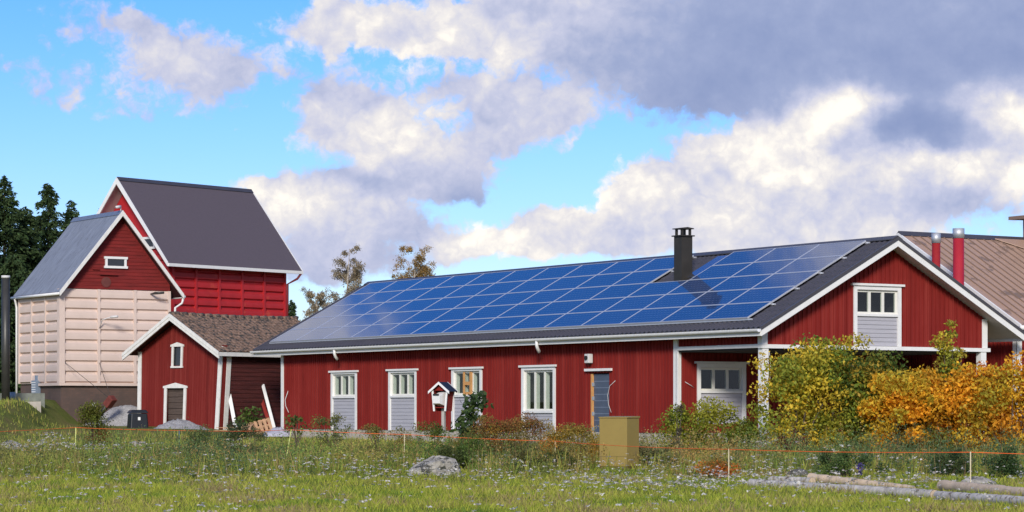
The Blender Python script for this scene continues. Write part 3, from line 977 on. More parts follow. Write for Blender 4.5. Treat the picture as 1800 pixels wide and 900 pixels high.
mb = MB(); mb.tube([(mid - hw - .05, TY - .05, ze - .1), (mid - hw + .05, TY + .1, ze - .28), (-.12, TY + .10, ze - .5), (-.12, TY + .10, 2.2)], .05, 8)
mb.build('downpipe', white, pk, True)
mb = MB(); mb.tube([(mid + hw + .05, yf + .1, ze - .1), (mid + hw + .02, yf + .2, ze - .35), (TX + .2, yf + .3, ze - .55), (TX + .18, -.05, ze - 2.0)], .05, 8)
mb.build('downpipe', white, pk, True)
small_window(pk, FP, 2.0, 2.98, 7.78, 8.28, .03)
mb = MB(); FP.box(mb, 1.75, 2.55, 7.48, 7.53, .02, .12); FP.box(mb, 1.42, 1.74, 7.70, 7.75, .02, .09)
mb.build('ledge', red_plank, pk)
mb = MB(); c = FP.p(2.05, 7.18, .0); mb.tube([c, (c[0], c[1] - .05, c[2])], .22, 18)
mb.build('round_hatch', mat('hatch_brown', (.13, .035, .028), .8, .2), pk)
mb = MB(); mb.tube([FP.p(1.72, 5.2, .1), FP.p(1.74, 5.55, .35), FP.p(1.95, 5.66, .75)], .022, 6)
mb.tube([FP.p(1.95, 5.66, .75), FP.p(2.16, 5.68, 1.0)], [.06, .05], 8)
mb.build('yard_lamp', soffit_m, pk, True)
mb = MB(); mb.tube([FP.p(4.1, 6.72, .1), FP.p(4.15, 6.74, .45), FP.p(4.45, 6.76, .7)], [.03, .06, .05], 8)
mb.build('yard_lamp', cyl_grey, pk, True)
mb = MB(); mb.tube([(mid - .3, yf, zr + .15), (mid - .05, yf + .1, zr + .2)], .06, 8); mb.tube([(mid - .05, yf + .1, zr + .2), (mid, yf + .2, zr - .05)], .03, 6)
mb.build('ridge_lamp', soffit_m, pk, True)
mb = MB(); F2.box(mb, 2.25, 2.75, 2.42, 2.98, .0, .22); F2.box(mb, 2.35, 2.55, 2.98, 3.2, .0, .14)
ac = mb.build('wall_unit', unit_m, pk)
mb = MB()
for i in range(5): F2.box(mb, 2.29, 2.70, 2.47 + i * .1, 2.51 + i * .1, .22, .232)
mb.build('louvre', white, ac)
mb = MB(); F1.box(mb, 1.42, 1.56, 1.80, 2.02, .0, .06)
mb.build('socket_box', white, pk)
mb = MB(); mb.tube([(-.14, 2.9, 2.0), (-.22, 1.9, 1.96), (-.26, 1.0, 1.75), (-.3, .35, 1.45), (-.35, .1, 1.12)], .055, 8)
tag(mb.build('drain_hose', white, None, True), 'white drain hose lying down the grass bank beside the brick tower base', 'hose')
h_ = bpy.data.objects['drain_hose']; h_.location = (PX, PY, 0); h_.rotation_euler = (0, 0, A)

# slanted auger tube held by two wires
au = thing('grain_auger', 'slanted black auger tube with a rust red head held up by two wires', 'auger', (0, 0, 0))
a0 = at(166, 741, 106.9); a1 = at(190, 711, 106.6); a2 = at(196, 703, 106.5)
mb = MB(); mb.tube([a0, a1], .10, 10); mb.build('tube', black_m, au, True)
mb = MB(); mb.bar(a1 - (a1 - a0).normalized() * .08, a2 + (a2 - a1) * .5, .34, .30); bevel(mb.build('head', mat('rust_red', (.16, .035, .025), .8, .3), au), .03)
for q in (F1.p(.14, 0, .12), F1.p(1.7, 0, .12)):
    wx = PX + VV[0] * q[0] + UU[0] * q[1]; wy = PY + VV[1] * q[0] + UU[1] * q[1]
    mb = MB(); mb.tube([(wx, wy, 3.72), a2], .011, 5); mb.build('wire', cyl_grey, au)

# ------------------------------------------------------------------ tall bright red tower behind
B = R(50.4)
TXr, TYr = -15.55, 117.2
rt = thing('grain_tower', 'tall bright red ribbed grain tower with a steep plum grey roof', 'tower', (TXr, TYr, 0), B)
LX, LY = 7.35, 5.6
F1 = Face((0, 0, 0), (1, 0, 0), (0, -1, 0))
F2 = Face((0, 0, 0), (0, 1, 0), (-1, 0, 0))
z0, z1 = .8, 8.9
mb = ribbed(F1, 0.0, LX, z0, z1, 20, [1.49, 2.97, 4.45, 5.90], .11)
m2 = ribbed(F2, 0.0, LY, z0, z1, 20, [1.4, 2.8, 4.2], .11)
mb.poly(m2.v, m2.f)
mb.build('ribbed_cladding', bright_red, rt)
mb = posts_mb(F1, [.07, 1.49, 2.97, 4.45, 5.90, LX - .06], z0, z1, .12, .12)
m2 = posts_mb(F2, [.07, 1.4, 2.8, 4.2, LY - .06], z0, z1, .12, .118)
mb.poly(m2.v, m2.f)
mb.build('post', bright_red, rt)
midy, zr, ze = LY / 2, 12.40, 8.38
hw = LY / 2 + .62
def tz(y): return zr - (zr - ze) * abs(y - midy) / hw
F2.peak = midy
mb = MB()
F2.clad(mb, 0, LY, z1 + .01, 9.2, th=.1, pitch=9, bw=.001, bd=.001, top=lambda a: tz(a) - .14)
mb.build('gable_wall', bright_red, rt)
x0, x1 = -.75, LX + .55
mb = MB()
for s in (-1, 1):
    e = midy + s * hw
    mb.hexa([(x0, midy, zr - .05), (x1, midy, zr - .05), (x1, e, ze - .05), (x0, e, ze - .05), (x0, midy, zr), (x1, midy, zr), (x1, e, ze), (x0, e, ze)])
tr = mb.build('roof', plum_roof, rt)
mb = MB()
for s in (-1, 1):
    e = midy + s * (hw - .02)
    mb.hexa([(x0 + .03, midy, zr - .12), (x1 - .03, midy, zr - .12), (x1 - .03, e, ze - .10), (x0 + .03, e, ze - .10),
             (x0 + .03, midy, zr - .055), (x1 - .03, midy, zr - .055), (x1 - .03, e, ze - .055), (x0 + .03, e, ze - .055)])
mb.build('soffit', soffit_m, tr)
for (xa, xb) in ((x0 - .05, x0 + .01), (x1 - .01, x1 + .05)):
    mb = MB()
    for s in (-1, 1):
        e = midy + s * (hw + .01)
        mb.hexa([(xa, midy, zr - .28), (xb, midy, zr - .28), (xb, e, ze - .17), (xa, e, ze - .17), (xa, midy, zr + .015), (xb, midy, zr + .015), (xb, e, ze + .015), (xa, e, ze + .015)])
    mb.build('barge_board', white, tr)
for s in (-1, 1):
    e = midy + s * (hw + .03)
    mb = MB(); mb.box(x0, x1, min(e - .06, e + .06), max(e - .06, e + .06), ze - .17, ze - .03)
    mb.build('gutter', white, tr)
mb = MB(); mb.prism([(x0, midy - .15, zr - .12), (x0, midy, zr + .06), (x0, midy + .15, zr - .12)], (x1 - x0, 0, 0))
mb.build('ridge_cap', roof_dark, tr)
mb = MB(); mb.tube([(x1 - .12, -.68, ze - .15), (x1 - .2, -.5, ze - .4), (LX + .08, -.12, ze - .65), (LX + .06, -.12, 1.5)], .055, 8)
mb.build('downpipe', mat('dark_red_pipe', (.16, .012, .014), .5), rt, True)
small_window(rt, F2, 1.0, 1.95, 9.1, 9.66, .03, .10)

# ------------------------------------------------------------------ little old barn leaning in front of the towers
B2 = R(50.4)
BXo, BYo = (383 - 900) / 4520 * 104.0, 104.0
bn = thing('old_barn', 'small leaning old red barn with flaking white trim and mossy tiles', 'barn', (BXo, BYo, 0), B2)
# local: x along the ridge (right-back), y across the gable (left-back); the walls lean a little
def ln(p):
    x, y, z = p
    k = (z - 1.0) / 3.2
    return (x + .05 * k, y - (.20 * k) * max(0, 1 - y / 4.2), z)
GW, GLn = 4.75, 6.5
z0, ze, zr = .8, 4.22, 5.62
my = GW / 2 - .08
hw = my + .52
def bz(y): return zr - (zr - ze + .16) * abs(y - my) / hw
F2 = Face((0, 0, 0), (0, 1, 0), (-1, 0, 0)); F2.peak = my
mb = MB()
F2.clad(mb, 0, GW, z0, 4, [(1.98, 3.10, z0, 2.62), (2.22, 2.76, 3.52, 4.28)], th=.1, pitch=.145, bw=.025, bd=.012, top=lambda a: bz(a) - .13)
mb.v = [ln(p) for p in mb.v]
mb.build('gable_wall', red_old, bn)
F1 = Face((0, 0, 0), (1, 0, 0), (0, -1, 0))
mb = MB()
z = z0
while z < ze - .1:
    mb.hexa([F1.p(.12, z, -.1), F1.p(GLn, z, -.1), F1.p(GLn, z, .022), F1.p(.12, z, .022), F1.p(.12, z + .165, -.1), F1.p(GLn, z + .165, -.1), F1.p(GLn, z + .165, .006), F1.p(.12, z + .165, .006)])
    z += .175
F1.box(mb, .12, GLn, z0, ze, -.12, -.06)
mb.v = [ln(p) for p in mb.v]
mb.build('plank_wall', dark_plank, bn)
mb = MB()
F1.box(mb, -.02, .26, z0, ze + .1, .0, .03)
mb.v = [ln(p) for p in mb.v]
mb.build('corner_strip', red_old, bn)
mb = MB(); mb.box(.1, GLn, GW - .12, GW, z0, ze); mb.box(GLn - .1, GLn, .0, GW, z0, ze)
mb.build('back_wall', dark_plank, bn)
for (F_, q) in ((F2, (-.06, .14, z0, ze + .05, .0, .05)), (F2, (GW - .18, GW + .02, z0 + .3, ze - .1, .0, .05)), (F1, (.27, .50, z0 - .05, ze - .02, .0, .05))):
    mb = MB(); F_.box(mb, *q)
    mb.v = [ln(p) for p in mb.v]
    mb.build('corner_board', white_old, bn)
# doorway trim, door leaf, upper window
mb = MB()
F2.box(mb, 1.90, 2.04, z0, 2.60, .0, .05); F2.box(mb, 3.04, 3.18, z0, 2.60, .0, .05)
mb.prism([F2.p(1.84, 2.60, .055), F2.p(3.24, 2.60, .055), F2.p(3.24, 2.68, .055), F2.p(2.54, 2.82, .055), F2.p(1.84, 2.68, .055)], tuple(F2.out * -.05))
mb.v = [ln(p) for p in mb.v]
d_ = mb.build('doorway', white_old, bn)
mb = MB()
for i in range(7): F2.box(mb, 2.02, 3.06, z0 + .25 + i * .24, z0 + .47 + i * .24, -.17, -.12)
F2.box(mb, 1.98, 3.10, z0, 2.62, -.22, -.172)
mb.build('door_planks', mat('grey_brown_planks', (.085, .060, .048), .9, .35, 3, (.5, .5, 8)), d_)
mb = MB()
F2.box(mb, 2.18, 2.28, 3.50, 4.30, .0, .05); F2.box(mb, 2.70, 2.80, 3.50, 4.30, .0, .05); F2.box(mb, 2.15, 2.83, 3.43, 3.50, .0, .06)
mb.prism([F2.p(2.12, 4.30, .06), F2.p(2.86, 4.30, .06), F2.p(2.86, 4.38, .06), F2.p(2.49, 4.48, .06), F2.p(2.12, 4.38, .06)], tuple(F2.out * -.05))
mb.v = [ln(p) for p in mb.v]
w_ = mb.build('window', white_old, bn)
mb = MB(); F2.box(mb, 2.25, 2.73, 3.5, 4.30, -.09, -.05)
mb.v = [ln(p) for p in mb.v]
mb.build('pane', mat('dark_pane', (.02, .025, .032), .05), w_)
# tiled roof with uneven courses
r2 = random.Random(3)
mb = MB()
x0, x1 = -.5, GLn + .35
slope_n = 13
for s in (-1, 1):
    for i in range(slope_n):
        t0, t1 = i / slope_n, (i + 1.25) / slope_n
        nt = 30
        for k in range(nt):
            xa = x0 + (x1 - x0) * k / nt; xb = xa + (x1 - x0) / nt * .97
            ya, yb = my + s * hw * t0, my + s * hw * min(t1, 1.02)
            j = r2.uniform(-.012, .012); sag = -.05 * math.sin(math.pi * (k / nt)) * (1 - t0)
            za, zb_ = bz(ya) + .02 + sag, bz(yb) + .05 + j + sag
            if s < 0: ya, yb = ya, yb
            xm = (xa + xb) / 2
            mb.poly([(xa, ya, za), (xm, ya, za + .03), (xb, ya, za), (xb, yb, zb_), (xm, yb, zb_ + .035), (xa, yb, zb_), (xa, yb, zb_ - .035), (xm, yb, zb_), (xb, yb, zb_ - .035)],
                    [(0, 1, 4, 5), (1, 2, 3, 4), (5, 4, 7, 6), (4, 3, 8, 7)])
rf = mb.build('roof', tile, bn)
mb = MB()
for k in range(16):
    xa = x0 + (x1 - x0) * k / 16
    mb.tube([(xa, my, zr + .0 - .05 * math.sin(math.pi * k / 16)), (xa + (x1 - x0) / 16 * 1.05, my, zr + .025 - .05 * math.sin(math.pi * (k + 1) / 16))], [.10, .115], 8)
mb.build('ridge_tiles', tile, rf, True)
mb = MB()
for s in (-1, 1):
    e = my + s * hw
    mb.hexa([(x0 + .02, my, zr - .08), (x1, my, zr - .08), (x1, e, bz(e) - .08), (x0 + .02, e, bz(e) - .08), (x0 + .02, my, zr - .02), (x1, my, zr - .02), (x1, e, bz(e) - .02), (x0 + .02, e, bz(e) - .02)])
mb.build('roof_boards', dark_plank, rf)
for (ta, tb, xo, s) in ((-.02, .12, 0.0, -1), (.12, .26, .022, -1), (-.02, .12, 0.0, 1), (.12, .26, .022, 1)):
    mb = MB()
    if True:
        e = my + s * (hw + .05)
        mb.hexa([(x0 - .05 + xo, my, zr - tb), (x0 + .01 + xo, my, zr - tb), (x0 + .01 + xo, e, bz(e) - tb), (x0 - .05 + xo, e, bz(e) - tb),
                 (x0 - .05 + xo, my, zr - ta), (x0 + .01 + xo, my, zr - ta), (x0 + .01 + xo, e, bz(e) - ta), (x0 - .05 + xo, e, bz(e) - ta)])
    mb.build('barge_board', white_old, rf)
mb = MB(); e = my - hw; mb.box(x0, x1, e - .03, e + .03, bz(e) - .19, bz(e) - .03)
mb.build('fascia', white_old, rf)

# ------------------------------------------------------------------ yard things
t = thing('steel_flue', 'tall dark steel flue standing alone at the left edge', 'flue', at(10, 705, 103.5))
mb = MB(); mb.tube([(0, 0, -.6), (0, 0, 4.95)], .165, 20); mb.build('pipe', cyl_grey, t, True)
mb = MB(); mb.tube([(0, 0, 4.95), (0, 0, 5.05)], .175, 20); mb.build('collar', soffit_m, t, True)
mb = MB(); mb.box(-1.0, 1.3, -.6, .5, -.75, -.02)
o = tag(mb.build('slab', concrete), 'low grey concrete slab under the lone steel flue', 'slab'); o.location = at(14, 705, 103.8); o.rotation_euler = (0, 0, .2)
mb = MB(); mb.tube([(0, 0, 0), (0, 0, .34)], [.15, .18], 14)
o = tag(mb.build('bucket', mat('blue_plastic', (.16, .24, .33), .5), None, True), 'small blue grey bucket beside the lone steel flue', 'bucket'); o.location = at(20, 704, 104.6)
mb = MB(); mb.box(-1.0, .8, -.05, .05, -.3, .30)
o = tag(mb.build('low_wall', mat('mossy_concrete', (.17, .18, .15), .9, .25, 4)), 'low mossy concrete upstand against the brick tower base', 'wall'); o.location = at(44, 704, 105.4); o.rotation_euler = (0, 0, .12)

def heap(name, label, p, rx, ry, h, m, seed):
    """a poured heap with an uneven skirt"""
    r3 = np.random.default_rng(seed)
    n, k = 36, 16
    mb = MB()
    ph = r3.uniform(0, 6, 6)
    for i in range(k + 1):
        t_ = i / k
        for j in range(n):
            a = 2 * math.pi * j / n
            e = 1 + .10 * math.sin(2 * a + ph[0]) + .07 * math.sin(5 * a + ph[1]) + .04 * math.sin(9 * a + ph[2])
            z = h * (1 - t_) ** 1.25 * (1 + .06 * math.sin(3 * a + ph[3])) if t_ < 1 else -.15
            z = h * (.5 + .5 * math.cos(math.pi * min(1, t_ * 1.02))) ** .9 + .03 * r3.normal() * (t_ > .05)
            if i == k: z = -.12
            mb.v.append((rx * t_ * e * math.cos(a), ry * t_ * e * math.sin(a), z))
    for i in range(k):
        for j in range(n):
            a_, b_ = i * n + j, i * n + (j + 1) % n
            mb.f.append((a_, b_, b_ + n, a_ + n))
    o = tag(mb.build(name, m, None, True), label, 'heap')
    o.location = p
    return o
heap('gravel_heap', 'large grey gravel heap between the brick tower base and the barn', Vector((-16.15, 108.0, .95)), 2.25, 1.0, .95, gravel, 1)
heap('gravel_heap', 'low grey gravel heap in front of the barn doorway', Vector((-13.15, 101.5, .90)), 1.25, 1.3, .40, gravel, 2)

t = thing('compost_bin', 'black plastic compost bin at the left corner of the old barn', 'bin', at(242, 757, 103.4), R(20))
mb = MB(); mb.hexa([(-.34, -.34, 0), (.34, -.34, 0), (.34, .34, 0), (-.34, .34, 0), (-.30, -.30, .66), (.30, -.30, .66), (.30, .30, .66), (-.30, .30, .66)])
bevel(mb.build('body', black_pl, t), .05, 3)
mb = MB(); mb.hexa([(-.34, -.34, .665), (.34, -.34, .665), (.34, .34, .665), (-.34, .34, .665), (-.26, -.26, .80), (.26, -.26, .80), (.26, .26, .80), (-.26, .26, .80)])
bevel(mb.build('lid', black_pl, t), .04, 3)
mb = MB(); mb.box(-.06, .03, -.345, -.325, .40, .52); mb.build('sticker', white, t)
t.scale = (1.12, 1.12, 1.05)

def plank(label, a, b, w, th, m):
    mb = MB(); mb.bar(a, b, w, th, (0, 1, 0.2))
    return tag(mb.build('plank', m), label, 'plank', 'planks leaning on the barn wall')
plank('shorter white plank leaning left on the dark barn wall', at(415, 757, 103.7), at(403, 693, 104.45), .15, .03, white)
plank('longer white plank leaning left on the dark barn wall', at(482, 752, 104.9), at(462, 676, 105.8), .13, .03, white)
plank('red plank leaning behind the longer white plank', at(476, 752, 105.3), at(460, 702, 105.9), .14, .03, red)
# pallets
def pallet(label, p, rot):
    t = thing('pallet', label, 'pallet', p, 0, 'pallets dumped by the barn')
    t.rotation_euler = rot
    mb = MB()
    for i in range(7): mb.box(-.6 + i * .18, -.6 + i * .18 + .12, -.4, .4, .10, .125)
    mb.build('deck_boards', pallet_m, t)
    mb = MB()
    for y in (-.4, -.05, .3): mb.box(-.6, .6, y, y + .1, .0, .098)
    mb.build('bearers', pallet_m, t)
    return t
pallet('tilted pallet leaning on the heap by the barn', at(452, 755, 102.3), (R(38), R(-14), R(8)))
pallet('flat pallet at the left edge of the heap by the barn', at(420, 762, 101.6), (R(16), R(-17), R(-10)))
mb = MB()
for k in range(9):
    x, y = r2.uniform(-.9, .9), r2.uniform(-.3, .3)
    a = r2.uniform(-.6, .6)
    mb.bar((x - .4 * math.cos(a), y - .4 * math.sin(a), .03 + .03 * k), (x + .4 * math.cos(a), y + .4 * math.sin(a), .05 + .03 * k), .09, .02)
o = tag(mb.build('scrap_timber', timber), 'loose pile of broken boards under the pallets', 'timber pile'); o.location = at(425, 764, 101.0)
heap('tarpaulin', 'crumpled pale lilac tarpaulin beside the pallets', Vector(at(488, 762, 101.2)), .62, .4, .22, sheet_m, 5)
bpy.data.objects['tarpaulin']['category'] = 'tarpaulin'

# olive cable cabinet
p = on(1102, 64.8)
t = thing('cable_cabinet', 'olive brown cable cabinet standing in the flowers', 'cabinet', p, R(-33))
Wc, Dc, Hc = .81, .61, 1.275
# near vertical edge is the local corner (0,0): faces run to -x and +y
mb = MB(); mb.hexa([(-Wc, 0, .05), (0, 0, .05), (0, Dc, .05), (-Wc, Dc, .05), (-Wc, 0, Hc), (0, 0, Hc), (0, Dc, Hc), (-Wc, Dc, Hc)])
cb = bevel(mb.build('body', olive, t), .006)
mb = MB(); mb.hexa([(-Wc - .02, -.02, Hc + .002), (.02, -.02, Hc + .002), (.02, Dc + .02, Hc + .002), (-Wc - .02, Dc + .02, Hc + .002),
                    (-Wc - .02, -.02, Hc + .03), (.02, -.02, Hc + .03), (.02, Dc + .02, Hc + .05), (-Wc - .02, Dc + .02, Hc + .05)])
bevel(mb.build('lid', olive, t), .006)
mb = MB(); mb.box(-Wc + .02, -.02, .02, Dc - .02, -.15, .05); mb.build('base', mat('dark_olive', (.15, .11, .04), .7), t)
mb = MB(); mb.box(-Wc - .004, .004, -.004, .0, .30, .31); mb.build('panel_seam', mat('dark_olive', (.15, .11, .04)), t)

# mailbox shelter + mailbox
p = on(773, 80)
t = thing('mailbox_shelter', 'small red and white house shaped mailbox shelter on a post', 'shelter', p, R(-27))
zb_, s = 1.29, 1.0
# front at y=0, runs back along +y; sides taper towards the foot
body = MB()
body.prism([(-.16, 0, zb_), (.16, 0, zb_), (.16, .52, zb_), (-.16, .52, zb_)], (0, 0, .03))
for sx_ in (-1, 1):
    a_, b_ = sx_ * .19, sx_ * .25
    body.hexa([(a_ - .01, .0, zb_ - .1), (a_ + .01, .0, zb_ - .1), (a_ + .01, .44, zb_ - .1), (a_ - .01, .44, zb_ - .1), (b_ - .01, .0, zb_ + .56), (b_ + .01, .0, zb_ + .56), (b_ + .01, .44, zb_ + .56), (b_ - .01, .44, zb_ + .56)])
body.prism([(-.19, .42, zb_ - .1), (.19, .42, zb_ - .1), (.25, .42, zb_ + .56), (0, .42, zb_ + .78), (-.25, .42, zb_ + .56)], (0, .02, 0))
body.prism([(-.25, .06, zb_ + .54), (.25, .06, zb_ + .54), (0, .06, zb_ + .76)], (0, .02, 0))
body.build('box_body', red, t)
for sx_ in (-1, 1):
    for y in (-.02, .43):
        mb = MB()
        a_, b_ = sx_ * .195, sx_ * .255
        mb.hexa([(a_ - .03, y, zb_ - .1), (a_ + .03, y, zb_ - .1), (a_ + .03, y + .03, zb_ - .1), (a_ - .03, y + .03, zb_ - .1), (b_ - .03, y, zb_ + .555), (b_ + .03, y, zb_ + .555), (b_ + .03, y + .03, zb_ + .555), (b_ - .03, y + .03, zb_ + .555)])
        mb.build('corner_trim', white, t)
mb = MB()
for sx_ in (-1, 1):
    mb.hexa([(0, -.06, zb_ + .79), (sx_ * .36, -.06, zb_ + .50), (sx_ * .36, .50, zb_ + .50), (0, .50, zb_ + .79), (0, -.06, zb_ + .81), (sx_ * .36, -.06, zb_ + .52), (sx_ * .36, .50, zb_ + .52), (0, .50, zb_ + .81)])
mr = mb.build('roof', black_m, t)
mb = MB()
for y in (-.09, .50):
    mb = MB()
    for sx_ in (-1, 1):
        mb.hexa([(0, y, zb_ + .735), (sx_ * .37, y, zb_ + .44), (sx_ * .37, y + .028, zb_ + .44), (0, y + .028, zb_ + .735), (0, y, zb_ + .815), (sx_ * .37, y, zb_ + .52), (sx_ * .37, y + .028, zb_ + .52), (0, y + .028, zb_ + .815)])
    mb.build('barge_board', white, mr)
mb = MB(); mb.box(-.05, .05, .2, .3, -.2, zb_ - .002); mb.build('post', mat('grey_post', (.40, .38, .35), .85, .15), t)
m_ = thing('mailbox', 'white metal mailbox inside the small red shelter', 'mailbox', (p[0], p[1], p[2] + zb_ + .04), R(-40))
mb = MB(); mb.hexa([(-.17, -.14, .10), (.11, -.14, .10), (.11, .20, .0), (-.17, .20, .0), (-.17, -.14, .34), (.11, -.14, .34), (.11, .20, .47), (-.17, .20, .47)])
bevel(mb.build('body', white, m_), .008)
mb = MB(); mb.box(-.15, .09, -.16, -.142, .345, .40); mb.build('flap', cyl_grey, m_)

# boulders
def rock(label, p, sx_, sy_, sz_, seed, m=rock_m):
    r3 = np.random.default_rng(seed)
    n, k = 28, 14
    dirs = r3.normal(size=(22, 3)); dirs /= np.linalg.norm(dirs, axis=1)[:, None]
    off = r3.uniform(.68, 1.0, 22)
    mb = MB()
    for i in range(k + 1):
        th = math.pi * i / k
        for j in range(n):
            a = 2 * math.pi * j / n
            d = np.array([math.sin(th) * math.cos(a), math.sin(th) * math.sin(a), math.cos(th)])
            dd = dirs @ d
            rr = min(1.0, float((off[dd > .1] / dd[dd > .1]).min()))
            rr *= 1 + .02 * r3.normal()
            mb.v.append((d[0] * rr * sx_, d[1] * rr * sy_, d[2] * rr * sz_))
    for i in range(k):
        for j in range(n):
            a_, b_ = i * n + j, i * n + (j + 1) % n
            mb.f.append((a_, a_ + n, b_ + n, b_))
    o = tag(mb.build('boulder', m), label, 'boulder')
    o.location = p
    return o
q = hit(768, 836); o = rock('large pale lichen covered boulder at the edge of the grass', q + Vector((0, .35, .03)), .74, .55, .52, 4); o.rotation_euler = (0, R(-10), .3)
q = hit(1728, 858); rock('low grey boulder behind the logs at the right edge', q + Vector((0, .5, .0)), .50, .4, .25, 8)
q = hit(1408, 842); rock('dark flat topped boulder behind the left end of the logs', q + Vector((0, .6, .08)), .26, .25, .16, 9, mat('dark_rock', (.10, .095, .085), .9, .4, 4, bump=.6))
q = hit(18, 790); rock('pale boulder half hidden in weeds at the left edge', q + Vector((0, .4, .05)), .42, .35, .24, 11)
q = hit(240, 785); rock('small flat pale boulder below the compost bin', q + Vector((0, .3, .06)), .34, .3, .12, 12)
q = hit(292, 757); rock('brown boulder at the barn doorway', at(295, 752, 102.4), .30, .25, .22, 13)

# logs
def log(label, a, b, r0, r1, m, seed):
    r3 = random.Random(seed)
    a, b = Vector(a), Vector(b)
    n = 30
    pts = [a.lerp(b, i / n) + Vector((r3.uniform(-.006, .006), 0, r3.uniform(-.006, .006))) for i in range(n + 1)]
    rs = [(r0 + (r1 - r0) * i / n) * r3.uniform(.93, 1.07) for i in range(n + 1)]
    t = thing('log', label, 'log', a, 0, 'logs lying in the flowers')
    mb = MB(); mb.tube([q - a for q in pts], rs, 14, cap=False); mb.build('trunk', m, t, True)
    mb = MB()
    d = (b - a).normalized()
    mb.tube([d * -.002, d * .03], r0 * .96, 14); e = b - a
    mb.tube([e - d * .03, e + d * .002], r1 * .96, 14)
    mb.build('sawn_end', log_tan, t)
    return t
def onlog(px, py, r):                                 # centre of a log whose underside is seen at px,py
    q = hit(px, py)
    return q + Vector((0, 0, r * .9))
log('long grey log in front, left half', onlog(1321, 858, .10), onlog(1643, 878, .095), .105, .095, log_m, 1)
log('grey log running out at the right edge in front', onlog(1648, 880, .095), onlog(1830, 893, .09), .095, .09, log_m, 2)
log('tan log lying behind the long grey log', onlog(1425, 851, .09) + Vector((0, 0, .06)), onlog(1605, 866, .08), .10, .075, log_tan, 3)
log('short grey log end behind the left end of the long log', onlog(1356, 850, .09), onlog(1428, 853, .09), .085, .085, log_m, 4)
log('brown sawn log at the right edge behind the front logs', onlog(1656, 867, .11) + Vector((0, 0, .05)), onlog(1830, 878, .10), .12, .10, log_tan, 5)

# stakes and the orange rope
stakes = []
def stake(label, px, yb, yt, m, lean=0, Y=None):
    q = hit(px, yb) if Y is None else on(px, Y)
    top = at(px + lean, yt, q[1])
    mb = MB(); mb.tube([q - Vector((0, 0, .1)), top], .013, 6)
    tag(mb.build('stake', m), label, 'stake', 'thin stakes carrying the orange rope')
    return top
tops = []
tops.append(at(-260, 765, 70))
tops.append(stake('yellow green stake in front of the small leafy bush', 133, 793, 751, yellow_stick))
tops.append(stake('dark blue stake below the low gravel heap', 315, 797, 756, blue_stick))
tops.append(stake('leaning yellow green stake in the weeds left of the long red wall', 501, 812, 755, yellow_stick, 11))
tops.append(stake('pale stake in the weeds below the slim plants in front of the first window', 711, 812, 763, straw_stick, 0))
tops.append(stake('pale stake under the tall window among yellow weeds', 976, 822, 775, straw_stick))
tops.append(stake('straw coloured stake beside the red orange weeds', 1281, 850, 789, straw_stick))
tops.append(stake('pale stake behind the logs before the orange shrubs', 1706, 868, 794, straw_stick))
tops.append(at(2150, 803, 52))
pts = []
for a, b in zip(tops[:-1], tops[1:]):
    n = 14
    L_ = (b - a).length
    for i in range(n):
        t_ = i / n
        q = a.lerp(b, t_)
        q.z -= min(.10, .004 * L_) * 4 * t_ * (1 - t_) + .01
        pts.append(q)
pts.append(tops[-1])
mb = MB(); mb.tube(pts, .007, 6)
tag(mb.build('rope', rope_m, None, True), 'orange rope strung across the meadow on thin stakes', 'rope')

# ------------------------------------------------------------------ foliage helpers (numpy)
def quads(name, V4, col, m, parent=None):
    """V4 (n,4,3) quads, col (n,3) one natural tint for each leaf"""
    n = len(V4)
    me = bpy.data.meshes.new(name)
    me.vertices.add(n * 4)
    me.vertices.foreach_set('co', np.ascontiguousarray(V4, np.float32).ravel())
    me.loops.add(n * 4)
    me.loops.foreach_set('vertex_index', np.arange(n * 4, dtype=np.int32))
    me.polygons.add(n)
    me.polygons.foreach_set('loop_start', np.arange(0, n * 4, 4, dtype=np.int32))
    me.update(calc_edges=True)
    at_ = me.attributes.new('tint', 'FLOAT_COLOR', 'FACE')
    c4 = np.ones((n, 4), np.float32); c4[:, :3] = col
    at_.data.foreach_set('color', c4.ravel())
    return link(name, me, m, parent)

def leaves(c, size, aspect=.55, up=.35, r_=rng):
    """diamond leaves at points c"""
    n = len(c)
    size = np.broadcast_to(np.asarray(size, float), (n,))[:, None] * r_.uniform(.65, 1.3, (n, 1))
    d = r_.normal(size=(n, 3)); d[:, 2] -= up; d /= np.linalg.norm(d, axis=1)[:, None]
    s = np.cross(d, np.array([0, 0, 1.0]) + .75 * r_.normal(size=(n, 3))); s /= np.linalg.norm(s, axis=1)[:, None]
    nrm = np.cross(d, s)
    fold = .12 * size
    return np.stack([c - d * size * .5, c + s * size * aspect * .5 + nrm * fold * .4, c + d * size * .5, c - s * size * aspect * .5 + nrm * fold * .4], 1)

def pick(pal, n, r_=rng, w=None):
    pal = np.array(pal)
    i = r_.choice(len(pal), n, p=w)
    j = r_.choice(len(pal), n, p=w)
    t = r_.uniform(0, .5, (n, 1))
    return pal[i] * (1 - t) + pal[j] * t

